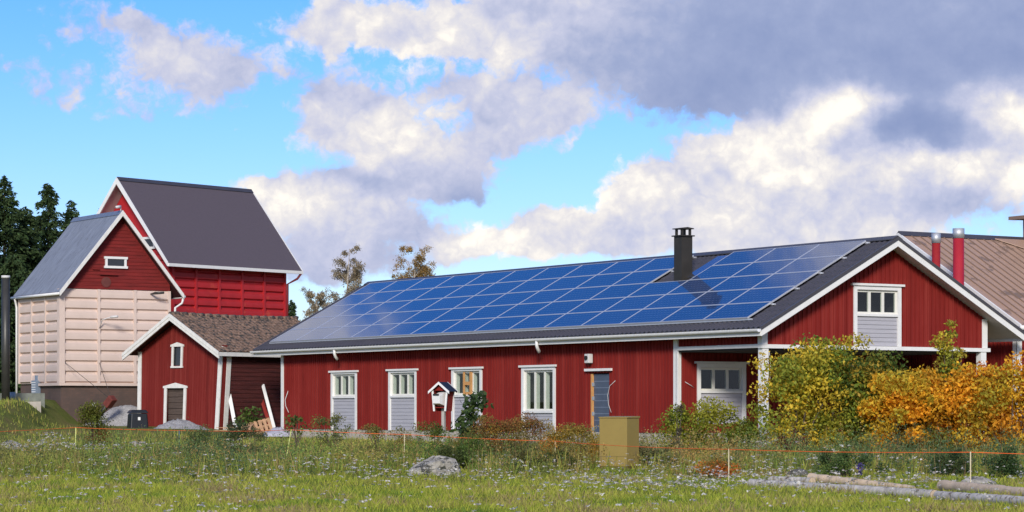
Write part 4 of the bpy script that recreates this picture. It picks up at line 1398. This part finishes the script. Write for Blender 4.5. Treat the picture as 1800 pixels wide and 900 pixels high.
def shrub(name, label, cat, x, y, w, d, h, n, leaf, pal, seed, group=None, low=0.0, wpal=None, stems=9, spread=.25, sprigs=0, flat=1.0, clump=None, patch=.82, smat=bark):
    r_ = np.random.default_rng(seed)
    z0 = float(gz(x, y))
    t = thing(name, label, cat, (x, y, z0), 0, group)
    K = clump or max(13, int(w * h * 7.5))
    a = r_.uniform(0, 2 * math.pi, K); rad = np.sqrt(r_.uniform(.05, 1, K)); zz = low + (1 - low) * r_.uniform(0, 1, K) ** 1.05
    prof = np.where(zz < .55, .78 + .4 * zz, np.sqrt(np.clip(1 - ((zz - .55) / .5) ** 2, .05, 1)))
    lob = 1 + .22 * np.sin(2 * a + seed) + .13 * np.sin(5 * a + 2 * seed)
    cc = np.stack([np.cos(a) * rad * prof * lob * w / 2, np.sin(a) * rad * prof * lob * d / 2, zz * h * (1 + .10 * np.sin(3 * a + seed))], 1)
    if sprigs:
        sa = r_.uniform(0, 2 * math.pi, sprigs); sr = r_.uniform(0, .8, sprigs)
        sp_ = np.stack([np.cos(sa) * sr * w / 2, np.sin(sa) * sr * d / 2, h * r_.uniform(.95, 1.18, sprigs)], 1)
        cc = np.concatenate([cc, sp_])
    K = len(cc)
    crad = spread * r_.uniform(.55, 1.6, K) * min(w, h) ** .6
    wts = crad ** 2; wts /= wts.sum()
    n = int(n * 1.45)
    idx = r_.choice(K, n, p=wts)
    off = r_.normal(size=(n, 3)); off /= np.linalg.norm(off, axis=1)[:, None]
    off *= (r_.uniform(0, 1, (n, 1)) ** .45) * crad[idx][:, None] * np.array([1.15, 1.15, .9])
    c = cc[idx] + off
    c[:, 2] = np.maximum(c[:, 2], .02)
    ctint = pick(pal, K, r_, wpal)
    col = ctint[idx] * patch + pick(pal, n, r_, wpal) * (1 - patch)
    col = col * r_.uniform(.75, 1.3, (n, 1))
    quads('foliage', leaves(c, leaf, .6, .3, r_), col, leaf_m, t)
    mb = MB()
    tgt = cc[r_.choice(K, min(stems, K), replace=False)]
    for q in tgt:
        b0 = np.array([q[0] * .15, q[1] * .15, -.05])
        m1 = np.array([q[0] * .55, q[1] * .55, q[2] * .55])
        mb.tube([b0, m1, q], [.022 * h ** .5, .014 * h ** .5, .004], 5, cap=False)
    mb.build('stem', smat, t, True)
    return t

GRN = [(.075, .13, .024), (.11, .17, .03), (.06, .10, .026), (.14, .19, .035)]
YGR = [(.24, .28, .03), (.32, .33, .035), (.16, .22, .03), (.42, .38, .04)]
GOLD = [(.86, .45, .028), (.88, .38, .02), (.78, .50, .04), (.94, .55, .045), (.70, .30, .025), (.42, .38, .04)]
OLIV = [(.21, .27, .035), (.38, .38, .045), (.66, .50, .045), (.17, .26, .036), (.80, .54, .05)]
RUST = [(.30, .17, .04), (.22, .15, .04), (.40, .22, .04), (.17, .16, .035), (.30, .10, .04)]

# ------------------------------------------------------------------ the autumn shrubs on the right
def sx_at(px, Y): return (px - 900) / 4520 * Y
G = 'autumn shrubs before the porch'
shrub('shrub', 'olive and yellow shrub at the left end of the autumn row, hiding the porch post', 'shrub', sx_at(1400, 72.0), 72.0, 2.3, 1.7, 2.35, 6200, .11, OLIV, 21, G, sprigs=9)
shrub('shrub', 'tall green and gold shrub second from the left in the autumn row', 'shrub', sx_at(1462, 72.6), 72.6, 2.3, 1.8, 2.65, 7000, .11, OLIV + [(.13, .23, .034)] * 2, 22, G, sprigs=12)
shrub('shrub', 'green shrub with brownish tips between the gold shrubs in the middle of the autumn row', 'shrub', sx_at(1538, 72.4), 72.4, 2.4, 1.8, 2.20, 6800, .11, [(.08, .14, .025), (.12, .17, .028), (.17, .19, .03), (.48, .32, .04)], 23, G, sprigs=9)
shrub('shrub', 'bright orange gold shrub under the gable window', 'shrub', sx_at(1580, 71.2), 71.2, 2.2, 1.6, 1.75, 6000, .12, GOLD, 24, G, sprigs=8)
shrub('shrub', 'orange shrub with green patches behind the bright gold one', 'shrub', sx_at(1628, 72.6), 72.6, 2.0, 1.6, 1.95, 5200, .115, GOLD[:4] + [(.56, .30, .03), (.13, .19, .03), (.22, .23, .035)], 25, G, sprigs=6)
shrub('shrub', 'thin tall sprig of olive leaves rising over the autumn row to the gable', 'shrub', sx_at(1672, 73.2), 73.2, .95, .8, 3.65, 2600, .095, OLIV[:4] + [(.42, .3, .04)], 26, G, low=.25, spread=.22, clump=40)
shrub('shrub', 'green backed orange shrub right of the tall sprig', 'shrub', sx_at(1702, 72.2), 72.2, 2.1, 1.6, 1.85, 5400, .115, GOLD[:3] + [(.16, .22, .03), (.3, .26, .04), (.70, .22, .03)], 27, G, sprigs=7)
shrub('shrub', 'golden shrub cut by the right edge', 'shrub', sx_at(1778, 71.4), 71.4, 2.5, 1.8, 2.10, 7000, .12, GOLD + [(.22, .23, .035)], 28, G, sprigs=10)
shrub('shrub', 'low burgundy shrub at the foot of the olive shrubs', 'shrub', sx_at(1395, 70.6), 70.6, .7, .5, .62, 900, .07, [(.10, .018, .022), (.14, .03, .03), (.07, .02, .02)], 29)
G = 'yellow green shrubs by the porch'
shrub('shrub', 'yellow green shrub at the white wall corner', 'shrub', sx_at(1205, 73.6), 73.6, 1.25, .9, 1.15, 3200, .08, YGR, 31, G, sprigs=6, clump=26, stems=4)
shrub('shrub', 'yellow green shrub below the porch window', 'shrub', sx_at(1262, 73.2), 73.2, 1.25, .9, 1.15, 3200, .08, YGR, 32, G, sprigs=8, clump=28, stems=4)
shrub('shrub', 'small green shrub left of the porch post', 'shrub', sx_at(1312, 73.0), 73.0, .75, .6, .85, 1200, .075, YGR[:3] + GRN[:2], 33, G, sprigs=3, clump=16, stems=4)
shrub('shrub', 'thin dark purple brown stalks before the white wall corner', 'shrub', sx_at(1190, 70.5), 70.5, .4, .4, 1.35, 420, .05, [(.07, .05, .045), (.10, .07, .05), (.06, .06, .03)], 34, low=.1, spread=.10, clump=20)
shrub('shrub', 'bright leafy bush with rusty lower leaves behind the first stake', 'shrub', sx_at(163, 82), 82, 1.05, .9, 1.05, 2400, .07, [(.16, .20, .03), (.12, .15, .025), (.20, .20, .03), (.20, .10, .025), (.10, .12, .02)], 35, sprigs=8)
shrub('sapling', 'broad leaved sapling beside the mailbox shelter', 'sapling', sx_at(832, 76), 76, 1.0, .8, 1.55, 330, .20, [(.045, .085, .03), (.08, .13, .03), (.13, .16, .03), (.05, .08, .035)], 36, low=.2, clump=22, sprigs=3, stems=12)
shrub('sapling', 'slim broad leaved sapling behind the pallets', 'sapling', sx_at(440, 102.8), 102.8, 1.0, .6, 1.0, 330, .15, [(.10, .17, .03), (.14, .2, .03), (.07, .12, .03)], 37, low=.3, clump=12)
shrub('sapling', 'thin green sapling before the left end of the long red wall', 'sapling', sx_at(523, 84), 84, .5, .4, 1.10, 120, .13, [(.10, .15, .03), (.13, .16, .04)], 38, low=.4, clump=9)
shrub('weed_bush', 'russet and olive bush below the broad leaved sapling', 'bush', sx_at(862, 70), 70, 2.2, 1.2, .95, 5200, .05, RUST + [(.16, .15, .03)], 39, sprigs=6, spread=.24)
shrub('weed_bush', 'yellow and orange bush left of the olive cabinet', 'bush', sx_at(985, 67), 67, 1.7, 1.1, .80, 4200, .05, [(.45, .26, .03), (.34, .25, .04), (.54, .23, .03), (.22, .20, .04)], 40, sprigs=5, spread=.24)
shrub('weed_bush', 'dark green bush left of the yellow stake in the weeds', 'bush', sx_at(425, 76), 76, 1.5, 1.0, .75, 3600, .05, [(.045, .075, .035), (.065, .095, .036), (.09, .125, .036)], 41, spread=.24)
shrub('weed_bush', 'deep green mound around the large boulder', 'bush', sx_at(800, 66.5), 66.5, 2.0, 1.1, .62, 4200, .05, [(.065, .12, .022), (.085, .145, .026), (.12, .18, .03), (.08, .09, .03)], 42, spread=.24)
shrub('weed_bush', 'dark green mound between boulder and cabinet', 'bush', sx_at(955, 64.5), 64.5, 1.9, 1.0, .58, 4000, .05, [(.065, .105, .024), (.085, .125, .026), (.13, .115, .032)], 43, spread=.24)
shrub('weed_bush', 'dark blue green bush behind the stake before the orange shrubs', 'bush', sx_at(1665, 62), 62, 1.4, .9, .60, 3000, .05, [(.045, .085, .038), (.065, .105, .04), (.09, .13, .042)], 44, spread=.24)
shrub('weed_bush', 'dark green bush at the right edge behind the logs', 'bush', sx_at(1780, 60), 60, 1.1, .8, .52, 2600, .05, [(.045, .09, .032), (.065, .115, .036)], 45, spread=.24)
shrub('weed_bush', 'small round amber tuft at the edge of the mown grass', 'bush', sx_at(598, 67.5), 67.5, .32, .3, .34, 520, .035, [(.55, .32, .07), (.48, .24, .04)], 46, spread=.24)
shrub('weed_bush', 'patch of orange red leaves around the straw stake', 'bush', sx_at(1262, 60.5), 60.5, .85, .6, .42, 900, .055, [(.66, .14, .02), (.75, .22, .03), (.30, .18, .04), (.18, .18, .04)], 47, spread=.24, low=.15)

shrub('weed_bush', 'tall loose olive weeds below the first window from the left', 'bush', sx_at(585, 80), 80, 1.3, .8, .85, 1500, .055, [(.16, .20, .05), (.24, .2, .06), (.10, .14, .035)], 71, sprigs=7, spread=.2)
shrub('weed_bush', 'rust tinged weeds left of the mailbox post', 'bush', sx_at(668, 73), 73, 1.8, 1.0, .75, 2600, .05, [(.30, .16, .05), (.18, .19, .04), (.36, .24, .06), (.12, .15, .03)], 72, sprigs=7, spread=.22)
shrub('weed_bush', 'green leafy weeds at the foot of the mailbox post', 'bush', sx_at(765, 74), 74, 1.1, .8, .72, 1700, .06, [(.10, .15, .03), (.15, .2, .035), (.22, .18, .04)], 73, sprigs=5, spread=.22)
shrub('weed_bush', 'tall russet weeds below the tall window', 'bush', sx_at(925, 72), 72, 1.7, 1.0, .95, 2800, .05, RUST + [(.34, .26, .05)], 74, sprigs=9, spread=.2)
shrub('weed_bush', 'amber weeds with white flowers below the blue door', 'bush', sx_at(1025, 69), 69, 1.1, .8, .80, 1900, .05, [(.46, .27, .05), (.30, .25, .05), (.2, .2, .04)], 75, sprigs=6, spread=.2)
shrub('weed_bush', 'grey green weeds just right of the olive cabinet', 'bush', sx_at(1150, 66), 66, 1.2, .9, .42, 1500, .05, [(.15, .18, .07), (.12, .15, .05), (.22, .2, .08)], 76, sprigs=6, spread=.2)
shrub('weed_bush', 'dark bluish weeds between the blue stake and the leaning stake', 'bush', sx_at(355, 74), 74, 1.3, .8, .62, 2000, .05, [(.06, .10, .04), (.09, .13, .045), (.14, .17, .05)], 77, sprigs=4, spread=.22)
shrub('weed_bush', 'fresh green leafy weeds behind the long grey log', 'bush', sx_at(1490, 60.5), 60.5, 1.6, .8, .50, 2400, .055, [(.09, .15, .04), (.13, .2, .05), (.07, .11, .04)], 78, sprigs=4, spread=.22)
# ------------------------------------------------------------------ meadow: grass, undergrowth, flowers (nobody could count these)
def fbm(x, y, s, seed, oct=4):
    r_ = np.random.default_rng(seed)
    v = np.zeros_like(x)
    amp = 1.0
    for o_ in range(oct):
        for k in range(3):
            a = r_.uniform(0, 2 * math.pi); ph = r_.uniform(0, 6.28)
            f = 2 * math.pi / s * r_.uniform(.7, 1.4)
            v += amp * np.sin(f * (x * math.cos(a) + y * math.sin(a)) + ph + 1.3 * np.sin(f * .6 * (y * math.cos(a) - x * math.sin(a)) + ph * 2)) / 3
        amp *= .55; s *= .48
    return v / 1.2
def field(n, y0, y1, r_, mx=2.5, p=1.0):
    y = y0 + (y1 - y0) * r_.uniform(0, 1, n) ** p
    x = r_.uniform(-1, 1, n) * (.205 * y + mx)
    return x, y
def blades(x, y, h, wd, r_, lean=1.1):
    n = len(x)
    z = gz(x, y) - .02
    a = r_.uniform(0, 2 * math.pi, n)
    lx, ly = np.cos(a) * h * lean * r_.uniform(.2, 1, n), np.sin(a) * h * lean * r_.uniform(.2, 1, n)
    b = r_.uniform(0, 2 * math.pi, n)
    wx, wy = np.cos(b) * wd / 2, np.sin(b) * wd / 2
    p0 = np.stack([x - wx, y - wy, z], 1); p1 = np.stack([x + wx, y + wy, z], 1)
    p2 = np.stack([x + lx + wx * .25, y + ly + wy * .25, z + h], 1); p3 = np.stack([x + lx - wx * .25, y + ly - wy * .25, z + h], 1)
    return np.stack([p0, p1, p2, p3], 1)
def clear(x, y):
    """trodden or mown spots: round the cabinet, before the big boulder, along the logs"""
    b = x / y * 4520 + 900
    return ~(((b > 1035) & (b < 1145) & (y < 64.9)) | ((b > 712) & (b < 822) & (y < 66.2)) | ((b > 1300) & (y < 60.2)))
r_ = np.random.default_rng(11)
x, y = field(150000, 36, 66, r_, p=1.15)
f1, f2 = fbm(x, y, 5.0, 1), fbm(x, y, 1.6, 2)
hh = (.085 + .05 * f2 + .04 * np.clip(f1, 0, 1)) * r_.uniform(.6, 1.5, len(x))
gc = np.array([(.27, .34, .036), (.41, .45, .046), (.48, .46, .075), (.38, .28, .13), (.16, .26, .038)])
k = np.clip(.5 + .5 * f1 + .30 * f2 + r_.normal(0, .15, len(x)), 0, .999) * 4
i0 = k.astype(int); fr = (k - i0)[:, None]
order = np.array([4, 0, 1, 2, 3])
col = gc[order[i0]] * (1 - fr) + gc[order[np.minimum(i0 + 1, 4)]] * fr
V4 = blades(x, y, np.clip(hh, .04, .3), .022, r_)
tag(quads('meadow_grass', V4, col * r_.uniform(.8, 1.25, (len(x), 1)), leaf_m), 'short green and olive meadow grass in the foreground', 'grass', kind='stuff')
# rank growth between the meadow and the buildings
x, y = field(70000, 58.5, 104, r_, mx=2, p=1.25)
vloc = (x - OX) * VV[0] + (y - OY) * VV[1]; uloc = (x - OX) * UU[0] + (y - OY) * UU[1]
dark_side = (vloc < -.35) | (uloc < -.3)
yard = (y > 96) & (x > -17.6) & (x < -8.2)
ok = clear(x, y) & dark_side & ~yard & ~((y > 99.5) & (x > -17)) & (y > 62.2 - 3.6 * fbm(x, y, 7.5, 91))
x, y = x[ok], y[ok]
f1, f2 = fbm(x, y, 3.2, 5), fbm(x, y, 1.1, 6)
front = sm((73 - y) / 9)
hh = (.12 + .26 * front * np.clip(.6 + f2, .15, 1.4) + .07 * f1) * r_.uniform(.5, 1.5, len(x))
pal = np.array([(.13, .19, .04), (.21, .28, .046), (.33, .39, .06), (.43, .41, .08), (.42, .30, .11)])
k = np.clip((f1 + 1) * .5 + .2 * f2 + r_.normal(0, .16, len(x)), 0, .999) * 4
i0 = k.astype(int); fr = (k - i0)[:, None]
col = pal[i0] * (1 - fr) + pal[np.minimum(i0 + 1, 4)] * fr
tag(quads('rank_grass', blades(x, y, np.clip(hh, .05, .8), .03, r_, .5), col * r_.uniform(.75, 1.3, (len(x), 1)), leaf_m), 'taller rank grass between the meadow and the buildings', 'grass', kind='stuff')
# leafy weeds: stalks with small leaves
n = 15000
x, y = field(n, 58.5, 78, r_, mx=1.5, p=1.1)
vloc = (x - OX) * VV[0] + (y - OY) * VV[1]; uloc = (x - OX) * UU[0] + (y - OY) * UU[1]
ok = (vloc < -.4) | (uloc < -.4)
x, y = x[ok], y[ok]
f1, f2 = fbm(x, y, 2.6, 8), fbm(x, y, 1.0, 9)
ok = (f2 > -.35) & clear(x, y) & ((y < 71.5) | (x / y * 4520 + 900 > 780))
x, y, f1, f2 = x[ok], y[ok], f1[ok], f2[ok]
h = np.clip(.48 + .34 * f2 + .22 * f1, .10, 1.05) * sm((y - 61.0 + 3.6 * fbm(x, y, 7.5, 91)) / 3.0) * r_.uniform(.6, 1.35, len(x))
m_ = 15
t_ = r_.uniform(.15, 1.05, (len(x), m_))
lx = r_.normal(0, .08, len(x)); ly = r_.normal(0, .08, len(x))
cx = x[:, None] + lx[:, None] * t_ + r_.normal(0, .05, t_.shape) ; cy = y[:, None] + ly[:, None] * t_ + r_.normal(0, .05, t_.shape)
cz = gz(x, y)[:, None] + h[:, None] * t_
c = np.stack([cx, cy, cz], -1).reshape(-1, 3)
bear = x / y * 4520 + 900
kx = [-200, 60, 200, 320, 420, 500, 560, 650, 740, 800, 950, 1060, 1150, 1240, 1320, 1500, 1660, 1800, 2100]
kc = np.array([(.16, .17, .04), (.18, .17, .045), (.12, .17, .035), (.10, .13, .04), (.055, .085, .035), (.10, .15, .035), (.16, .22, .04), (.24, .19, .05), (.10, .15, .028), (.07, .12, .024),
               (.10, .11, .03), (.22, .16, .04), (.15, .17, .055), (.30, .17, .05), (.15, .18, .05), (.085, .13, .045), (.06, .095, .04), (.07, .11, .04), (.1, .14, .04)])
bear = bear + r_.normal(0, 35, len(x)) + 60 * f1
pal = np.stack([np.interp(bear, kx, kc[:, i]) for i in range(3)], 1)
odd = r_.uniform(0, 1, len(x))
pal[odd < .12] = (.26, .18, .06)
pal[odd > .90] = (.05, .075, .03)
pal *= (1.65 + .50 * np.clip(f2, -1, 1))[:, None]
col = np.repeat(pal, m_, 0) * r_.uniform(.65, 1.4, (len(c), 1))
tag(quads('leafy_weeds', leaves(c, .06, .5, 0, r_), col, leaf_m), 'leafy weeds and docks behind the mown meadow', 'weeds', kind='stuff')
# dry seed stalks
n = 900
x, y = field(n, 60, 74, r_, mx=1.5)
vloc = (x - OX) * VV[0] + (y - OY) * VV[1]; uloc = (x - OX) * UU[0] + (y - OY) * UU[1]
ok = ((vloc < -.5) | (uloc < -.5)) & clear(x, y); x, y = x[ok], y[ok]
h = r_.uniform(.4, .95, len(x))
V4 = blades(x, y, h, .014, r_, .18)
pal = np.array([(.30, .20, .09), (.24, .14, .07), (.36, .27, .12), (.20, .18, .06)])
c1 = pick(pal, len(x), r_)
tips = (V4[:, 2] + V4[:, 3]) / 2
c = np.repeat(tips, 7, 0) + r_.normal(0, .03, (len(x) * 7, 3)) * np.array([1, 1, 2.2])
V4 = np.concatenate([V4, leaves(c, .035, .5, 0, r_)])
tag(quads('seed_stalks', V4, np.concatenate([c1, np.repeat(c1, 7, 0)]), leaf_m), 'dry straw and brown seed stalks in the weeds', 'dry stalks', kind='stuff')

# white yarrow: stalk + flat head of small discs
def umbels(pos, size, r_):
    """flat heads made of small hexagon-like quads"""
    m_ = 6
    off = r_.normal(0, 1, (len(pos), m_, 3)) * np.array([.42, .42, .10]) * size[:, None, None]
    c = (pos[:, None, :] + off).reshape(-1, 3)
    s = np.repeat(size, m_)[:, None] * .36 * r_.uniform(.7, 1.3, (len(c), 1))
    a = r_.uniform(0, 6.28, len(c))
    tl = r_.normal(0, .35, (len(c), 2))
    def e(an):
        dx, dy = np.cos(a + an), np.sin(a + an)
        return np.stack([dx, dy, dx * tl[:, 0] + dy * tl[:, 1]], 1) * s
    return np.stack([c + e(0), c + e(1.57), c + e(3.14), c + e(4.71)], 1)
xs_, ys_, ss_ = [], [], []
x, y = field(9000, 37, 64, r_, mx=1, p=1.1)
dn = fbm(x, y, 4.0, 21) + .6 * fbm(x, y, 1.3, 22)
keep = r_.uniform(0, 1, len(x)) < np.clip(.05 + .30 * (dn - .15), .04, .6)
xs_.append(x[keep]); ys_.append(y[keep]); ss_.append(np.full(keep.sum(), .045))
x, y = field(7000, 54.5, 63.5, r_, mx=1)                      # the dense band at the edge of the mown part
px = x / y * 4520 + 900
dn = fbm(x, y, 3.0, 23) + .5 * fbm(x, y, .9, 24)
bias = np.interp(px, [0, 250, 500, 600, 1000, 1100, 1300, 1800], [.1, .25, .25, .35, .5, .55, .6, .35])
keep = r_.uniform(0, 1, len(x)) < np.clip(bias * .42 + .30 * (dn - .2), .02, .7)
xs_.append(x[keep]); ys_.append(y[keep]); ss_.append(np.full(keep.sum(), .046))
for (px, py, n_, sp_, hz) in ((75, 790, 60, .55, .5), (100, 772, 26, .3, .55), (40, 795, 40, .5, .4), (190, 795, 70, .8, .4), (1345, 790, 26, .3, .5), (1345, 775, 10, .2, .7),
                              (1360, 838, 30, .6, .3), (1560, 838, 42, .5, .35), (1640, 845, 24, .45, .3), (1180, 846, 60, .9, .25), (1060, 846, 70, .9, .22), (1330, 852, 50, .8, .2), (700, 822, 40, .9, .2), (560, 815, 30, .8, .2), (1470, 800, 14, .25, .7), (1225, 838, 40, .6, .3), (1030, 770, 14, .25, .75), (415, 785, 20, .3, .5)):
    q = hit(px, py + 22)
    xs_.append(q[0] + r_.normal(0, sp_, n_)); ys_.append(q[1] + r_.normal(0, sp_ * .8, n_)); ss_.append(np.full(n_, .055))
x, y, s_ = map(np.concatenate, (xs_, ys_, ss_))
h = r_.uniform(.12, .34, len(x)) + .25 * sm((y - 58) / 8)
pos = np.stack([x, y, gz(x, y) + h], 1)
F4 = umbels(pos, s_ * r_.uniform(.7, 1.5, len(x)), r_)
S4 = blades(x, y, h, .010, r_, 0.02)
colf = np.repeat(pick([(.86, .81, .72), (.78, .72, .63), (.88, .84, .78), (.66, .56, .45)], len(x), r_), 6, 0)
tag(quads('white_yarrow', np.concatenate([F4, S4]), np.concatenate([colf, pick([(.10, .11, .03), (.14, .12, .05)], len(x), r_)]), leaf_m), 'white yarrow flowers scattered through the meadow', 'flowers', kind='stuff')
# a single violet flower spike among the weeds
q = hit(1512, 846)
c = np.array(q) + np.stack([r_.normal(0, .035, 170), r_.normal(0, .035, 170), r_.uniform(.15, .42, 170)], 1)
tag(quads('violet_flower', leaves(c, .05, .6, 0, r_), pick([(.10, .07, .30), (.16, .10, .38), (.07, .10, .03)], 170, r_), leaf_m), 'violet flower spike behind the tan log', 'flower')

# ------------------------------------------------------------------ trees
def spruce(label, px, Y, ztop, rad, seed, n=24000, group='dark spruces behind the pink tower'):
    n = int(n * 2.0); rad = rad * 1.14
    r_ = np.random.default_rng(seed)
    x = sx_at(px, Y); z0 = float(gz(x, Y)); H = ztop - z0
    t = thing('spruce', label, 'tree', (x, Y, z0), 0, group)
    mb = MB(); mb.tube([(0, 0, -.2), (0, 0, H * .5), (0, 0, H * .97)], [.028 * H * .7, .014 * H * .7, .01], 8); mb.build('trunk', bark, t, True)
    nb = 330
    zb = np.sort(r_.uniform(.04, .985, nb)) 
    az = np.arange(nb) * 2.4 + r_.normal(0, .4, nb)
    bl = rad * ((1 - zb) ** .8) * r_.uniform(.55, 1.15, nb) + .12
    w_ = bl ** 1.3; w_ /= w_.sum()
    i = r_.choice(nb, n, p=w_)
    s = r_.uniform(.02, 1, n) ** .75
    side = r_.normal(0, .20, n) * bl[i] * (1.05 - s)
    droop = -.22 * bl[i] * s ** 1.2 + .16 * bl[i] * np.clip(s - .65, 0, 1)
    ca, sa = np.cos(az[i]), np.sin(az[i])
    r0 = s * bl[i]
    c = np.stack([ca * r0 - sa * side, sa * r0 + ca * side, zb[i] * H + droop - np.abs(r_.normal(0, .16, n)) * bl[i] ** .5], 1)
    d = np.stack([ca * .8 - sa * np.sign(side) * .5, sa * .8 + ca * np.sign(side) * .5, r_.normal(-.35, .35, n)], 1) + r_.normal(0, .25, (n, 3))
    d /= np.linalg.norm(d, axis=1)[:, None]
    sd_ = np.cross(d, r_.normal(size=(n, 3))); sd_ /= np.linalg.norm(sd_, axis=1)[:, None]
    n_ = n; ln_ = r_.uniform(.14, .38, (n, 1)); wd = r_.uniform(.025, .060, (n, 1))
    V4 = np.stack([c - d * ln_ * .5, c + sd_ * wd, c + d * ln_ * .5, c - sd_ * wd], 1)
    col = pick([(.022, .045, .016), (.032, .062, .020), (.046, .080, .024), (.060, .088, .030)], n, r_) * r_.uniform(.7, 1.4, (n, 1))
    quads('crown', V4, col, needle_m, t)
    return t
spruce('tallest dark spruce, cut by the left edge', 8, 128, at(0, 303, 128).z, 3.3, 51, 30000)
spruce('tall pointed spruce behind the zinc roof', 85, 134, at(0, 316, 134).z, 3.3, 52, 30000)
spruce('shorter spruce right beside the zinc ridge', 126, 136, at(0, 346, 136).z, 2.3, 53, 18000)
spruce('low spruce filling the gap between two taller ones', 46, 130, at(0, 358, 130).z, 2.9, 54, 22000)
spruce('spruce behind the lone steel flue at the left edge', 22, 119, at(0, 445, 119).z, 3.1, 55, 24000)
spruce('broad spruce outside on the left', -50, 124, at(0, 330, 124).z, 2.8, 56, 20000)
spruce('small spruce peeping out right of the tall red tower', 512, 142, at(0, 524, 142).z, 1.1, 57, 5000, 'small spruces in the gap')
spruce('tip of a spruce showing above the zinc ridge beside the red tower', 178, 150, at(0, 357, 150).z, 1.3, 58, 5000, 'small spruces in the gap')

def birch(label, px, Y, ztop, rad, seed, pal, n_leaf, lean=0, low=.25):
    r_ = np.random.default_rng(seed); rr = random.Random(seed)
    x = sx_at(px, Y); z0 = float(gz(x, Y)); H = ztop - z0
    t = thing('birch', label, 'tree', (x, Y, z0), 0, 'birches behind the solar roof')
    mb = MB()
    spine = [Vector((lean * (i / 8) ** 2 + rr.uniform(-.08, .08), rr.uniform(-.08, .08), H * i / 8 * .98)) for i in range(9)]
    mb.tube(spine, [.17 * (1 - i / 8.6) for i in range(9)], 7)
    mb.build('trunk', birch_bark, t, True)
    mb = MB(); tw = []
    for k in range(64):
        f = rr.uniform(low, .97)
        i = min(7, int(f * 8)); p0 = spine[i].lerp(spine[i + 1], f * 8 - i)
        a = rr.uniform(0, 6.28); L_ = rad * (1.12 - f) ** .55 * rr.uniform(.5, 1.1)
        up = rr.uniform(.5, 1.0)
        p1 = p0 + Vector((math.cos(a) * L_ * .55, math.sin(a) * L_ * .55, L_ * up * .8))
        p2 = p1 + Vector((math.cos(a) * L_ * .45, math.sin(a) * L_ * .45, L_ * .15))
        mb.tube([p0, p1, p2], [.035 * (1.2 - f), .02 * (1.2 - f), .006], 4, cap=False)
        for j in range(9):
            g = rr.uniform(.25, 1)
            q = p0.lerp(p1, g * 2) if g < .5 else p1.lerp(p2, g * 2 - 1)
            b = a + rr.uniform(-1.4, 1.4); l = rr.uniform(.3, .8) * min(1, L_)
            e = q + Vector((math.cos(b) * l * .5, math.sin(b) * l * .5, rr.uniform(-.8, .25) * l))
            mb.tube([q, q.lerp(e, .5) + Vector((0, 0, .06)), e], [.009, .007, .004], 3, cap=False)
            tw.append((q, e))
    mb.build('branches', birch_bark, t, True)
    tw_a = np.array([[*a, *b] for a, b in tw])
    i = r_.choice(len(tw_a), n_leaf); g = r_.uniform(.2, 1.15, (n_leaf, 1))
    c = tw_a[i, :3] * (1 - g) + tw_a[i, 3:] * g + r_.normal(0, .07, (n_leaf, 3))
    quads('crown', leaves(c, .095, .6, .3, r_), pick(pal, n_leaf, r_) * r_.uniform(.8, 1.2, (n_leaf, 1)), leaf_m, t)
    return t
Y = 150
birch('slender thin leaved birch behind the far end of the solar roof', 600, Y, at(0, 431, Y).z, 1.9, 61, [(.40, .33, .22), (.46, .34, .2), (.34, .30, .2)], 15000, lean=.5)
birch('low spreading birch left of the slender one', 566, Y + 2, at(0, 508, Y).z, 1.9, 62, [(.42, .33, .2), (.38, .3, .18)], 14000, lean=-.4)
birch('birch with brown gold leaves rising over the ridge', 716, Y, at(0, 436, Y).z, 2.2, 63, [(.48, .29, .08), (.40, .25, .08), (.42, .30, .12)], 15000, lean=.5)
birch('lower brown birch right of the gold topped one', 746, Y + 3, at(0, 462, Y).z, 1.5, 64, [(.44, .28, .10), (.38, .26, .1)], 9000)
birch('thin lower birch left of the gold topped one', 690, Y + 1, at(0, 470, Y).z, 1.4, 65, [(.42, .31, .16), (.36, .28, .16)], 7000)
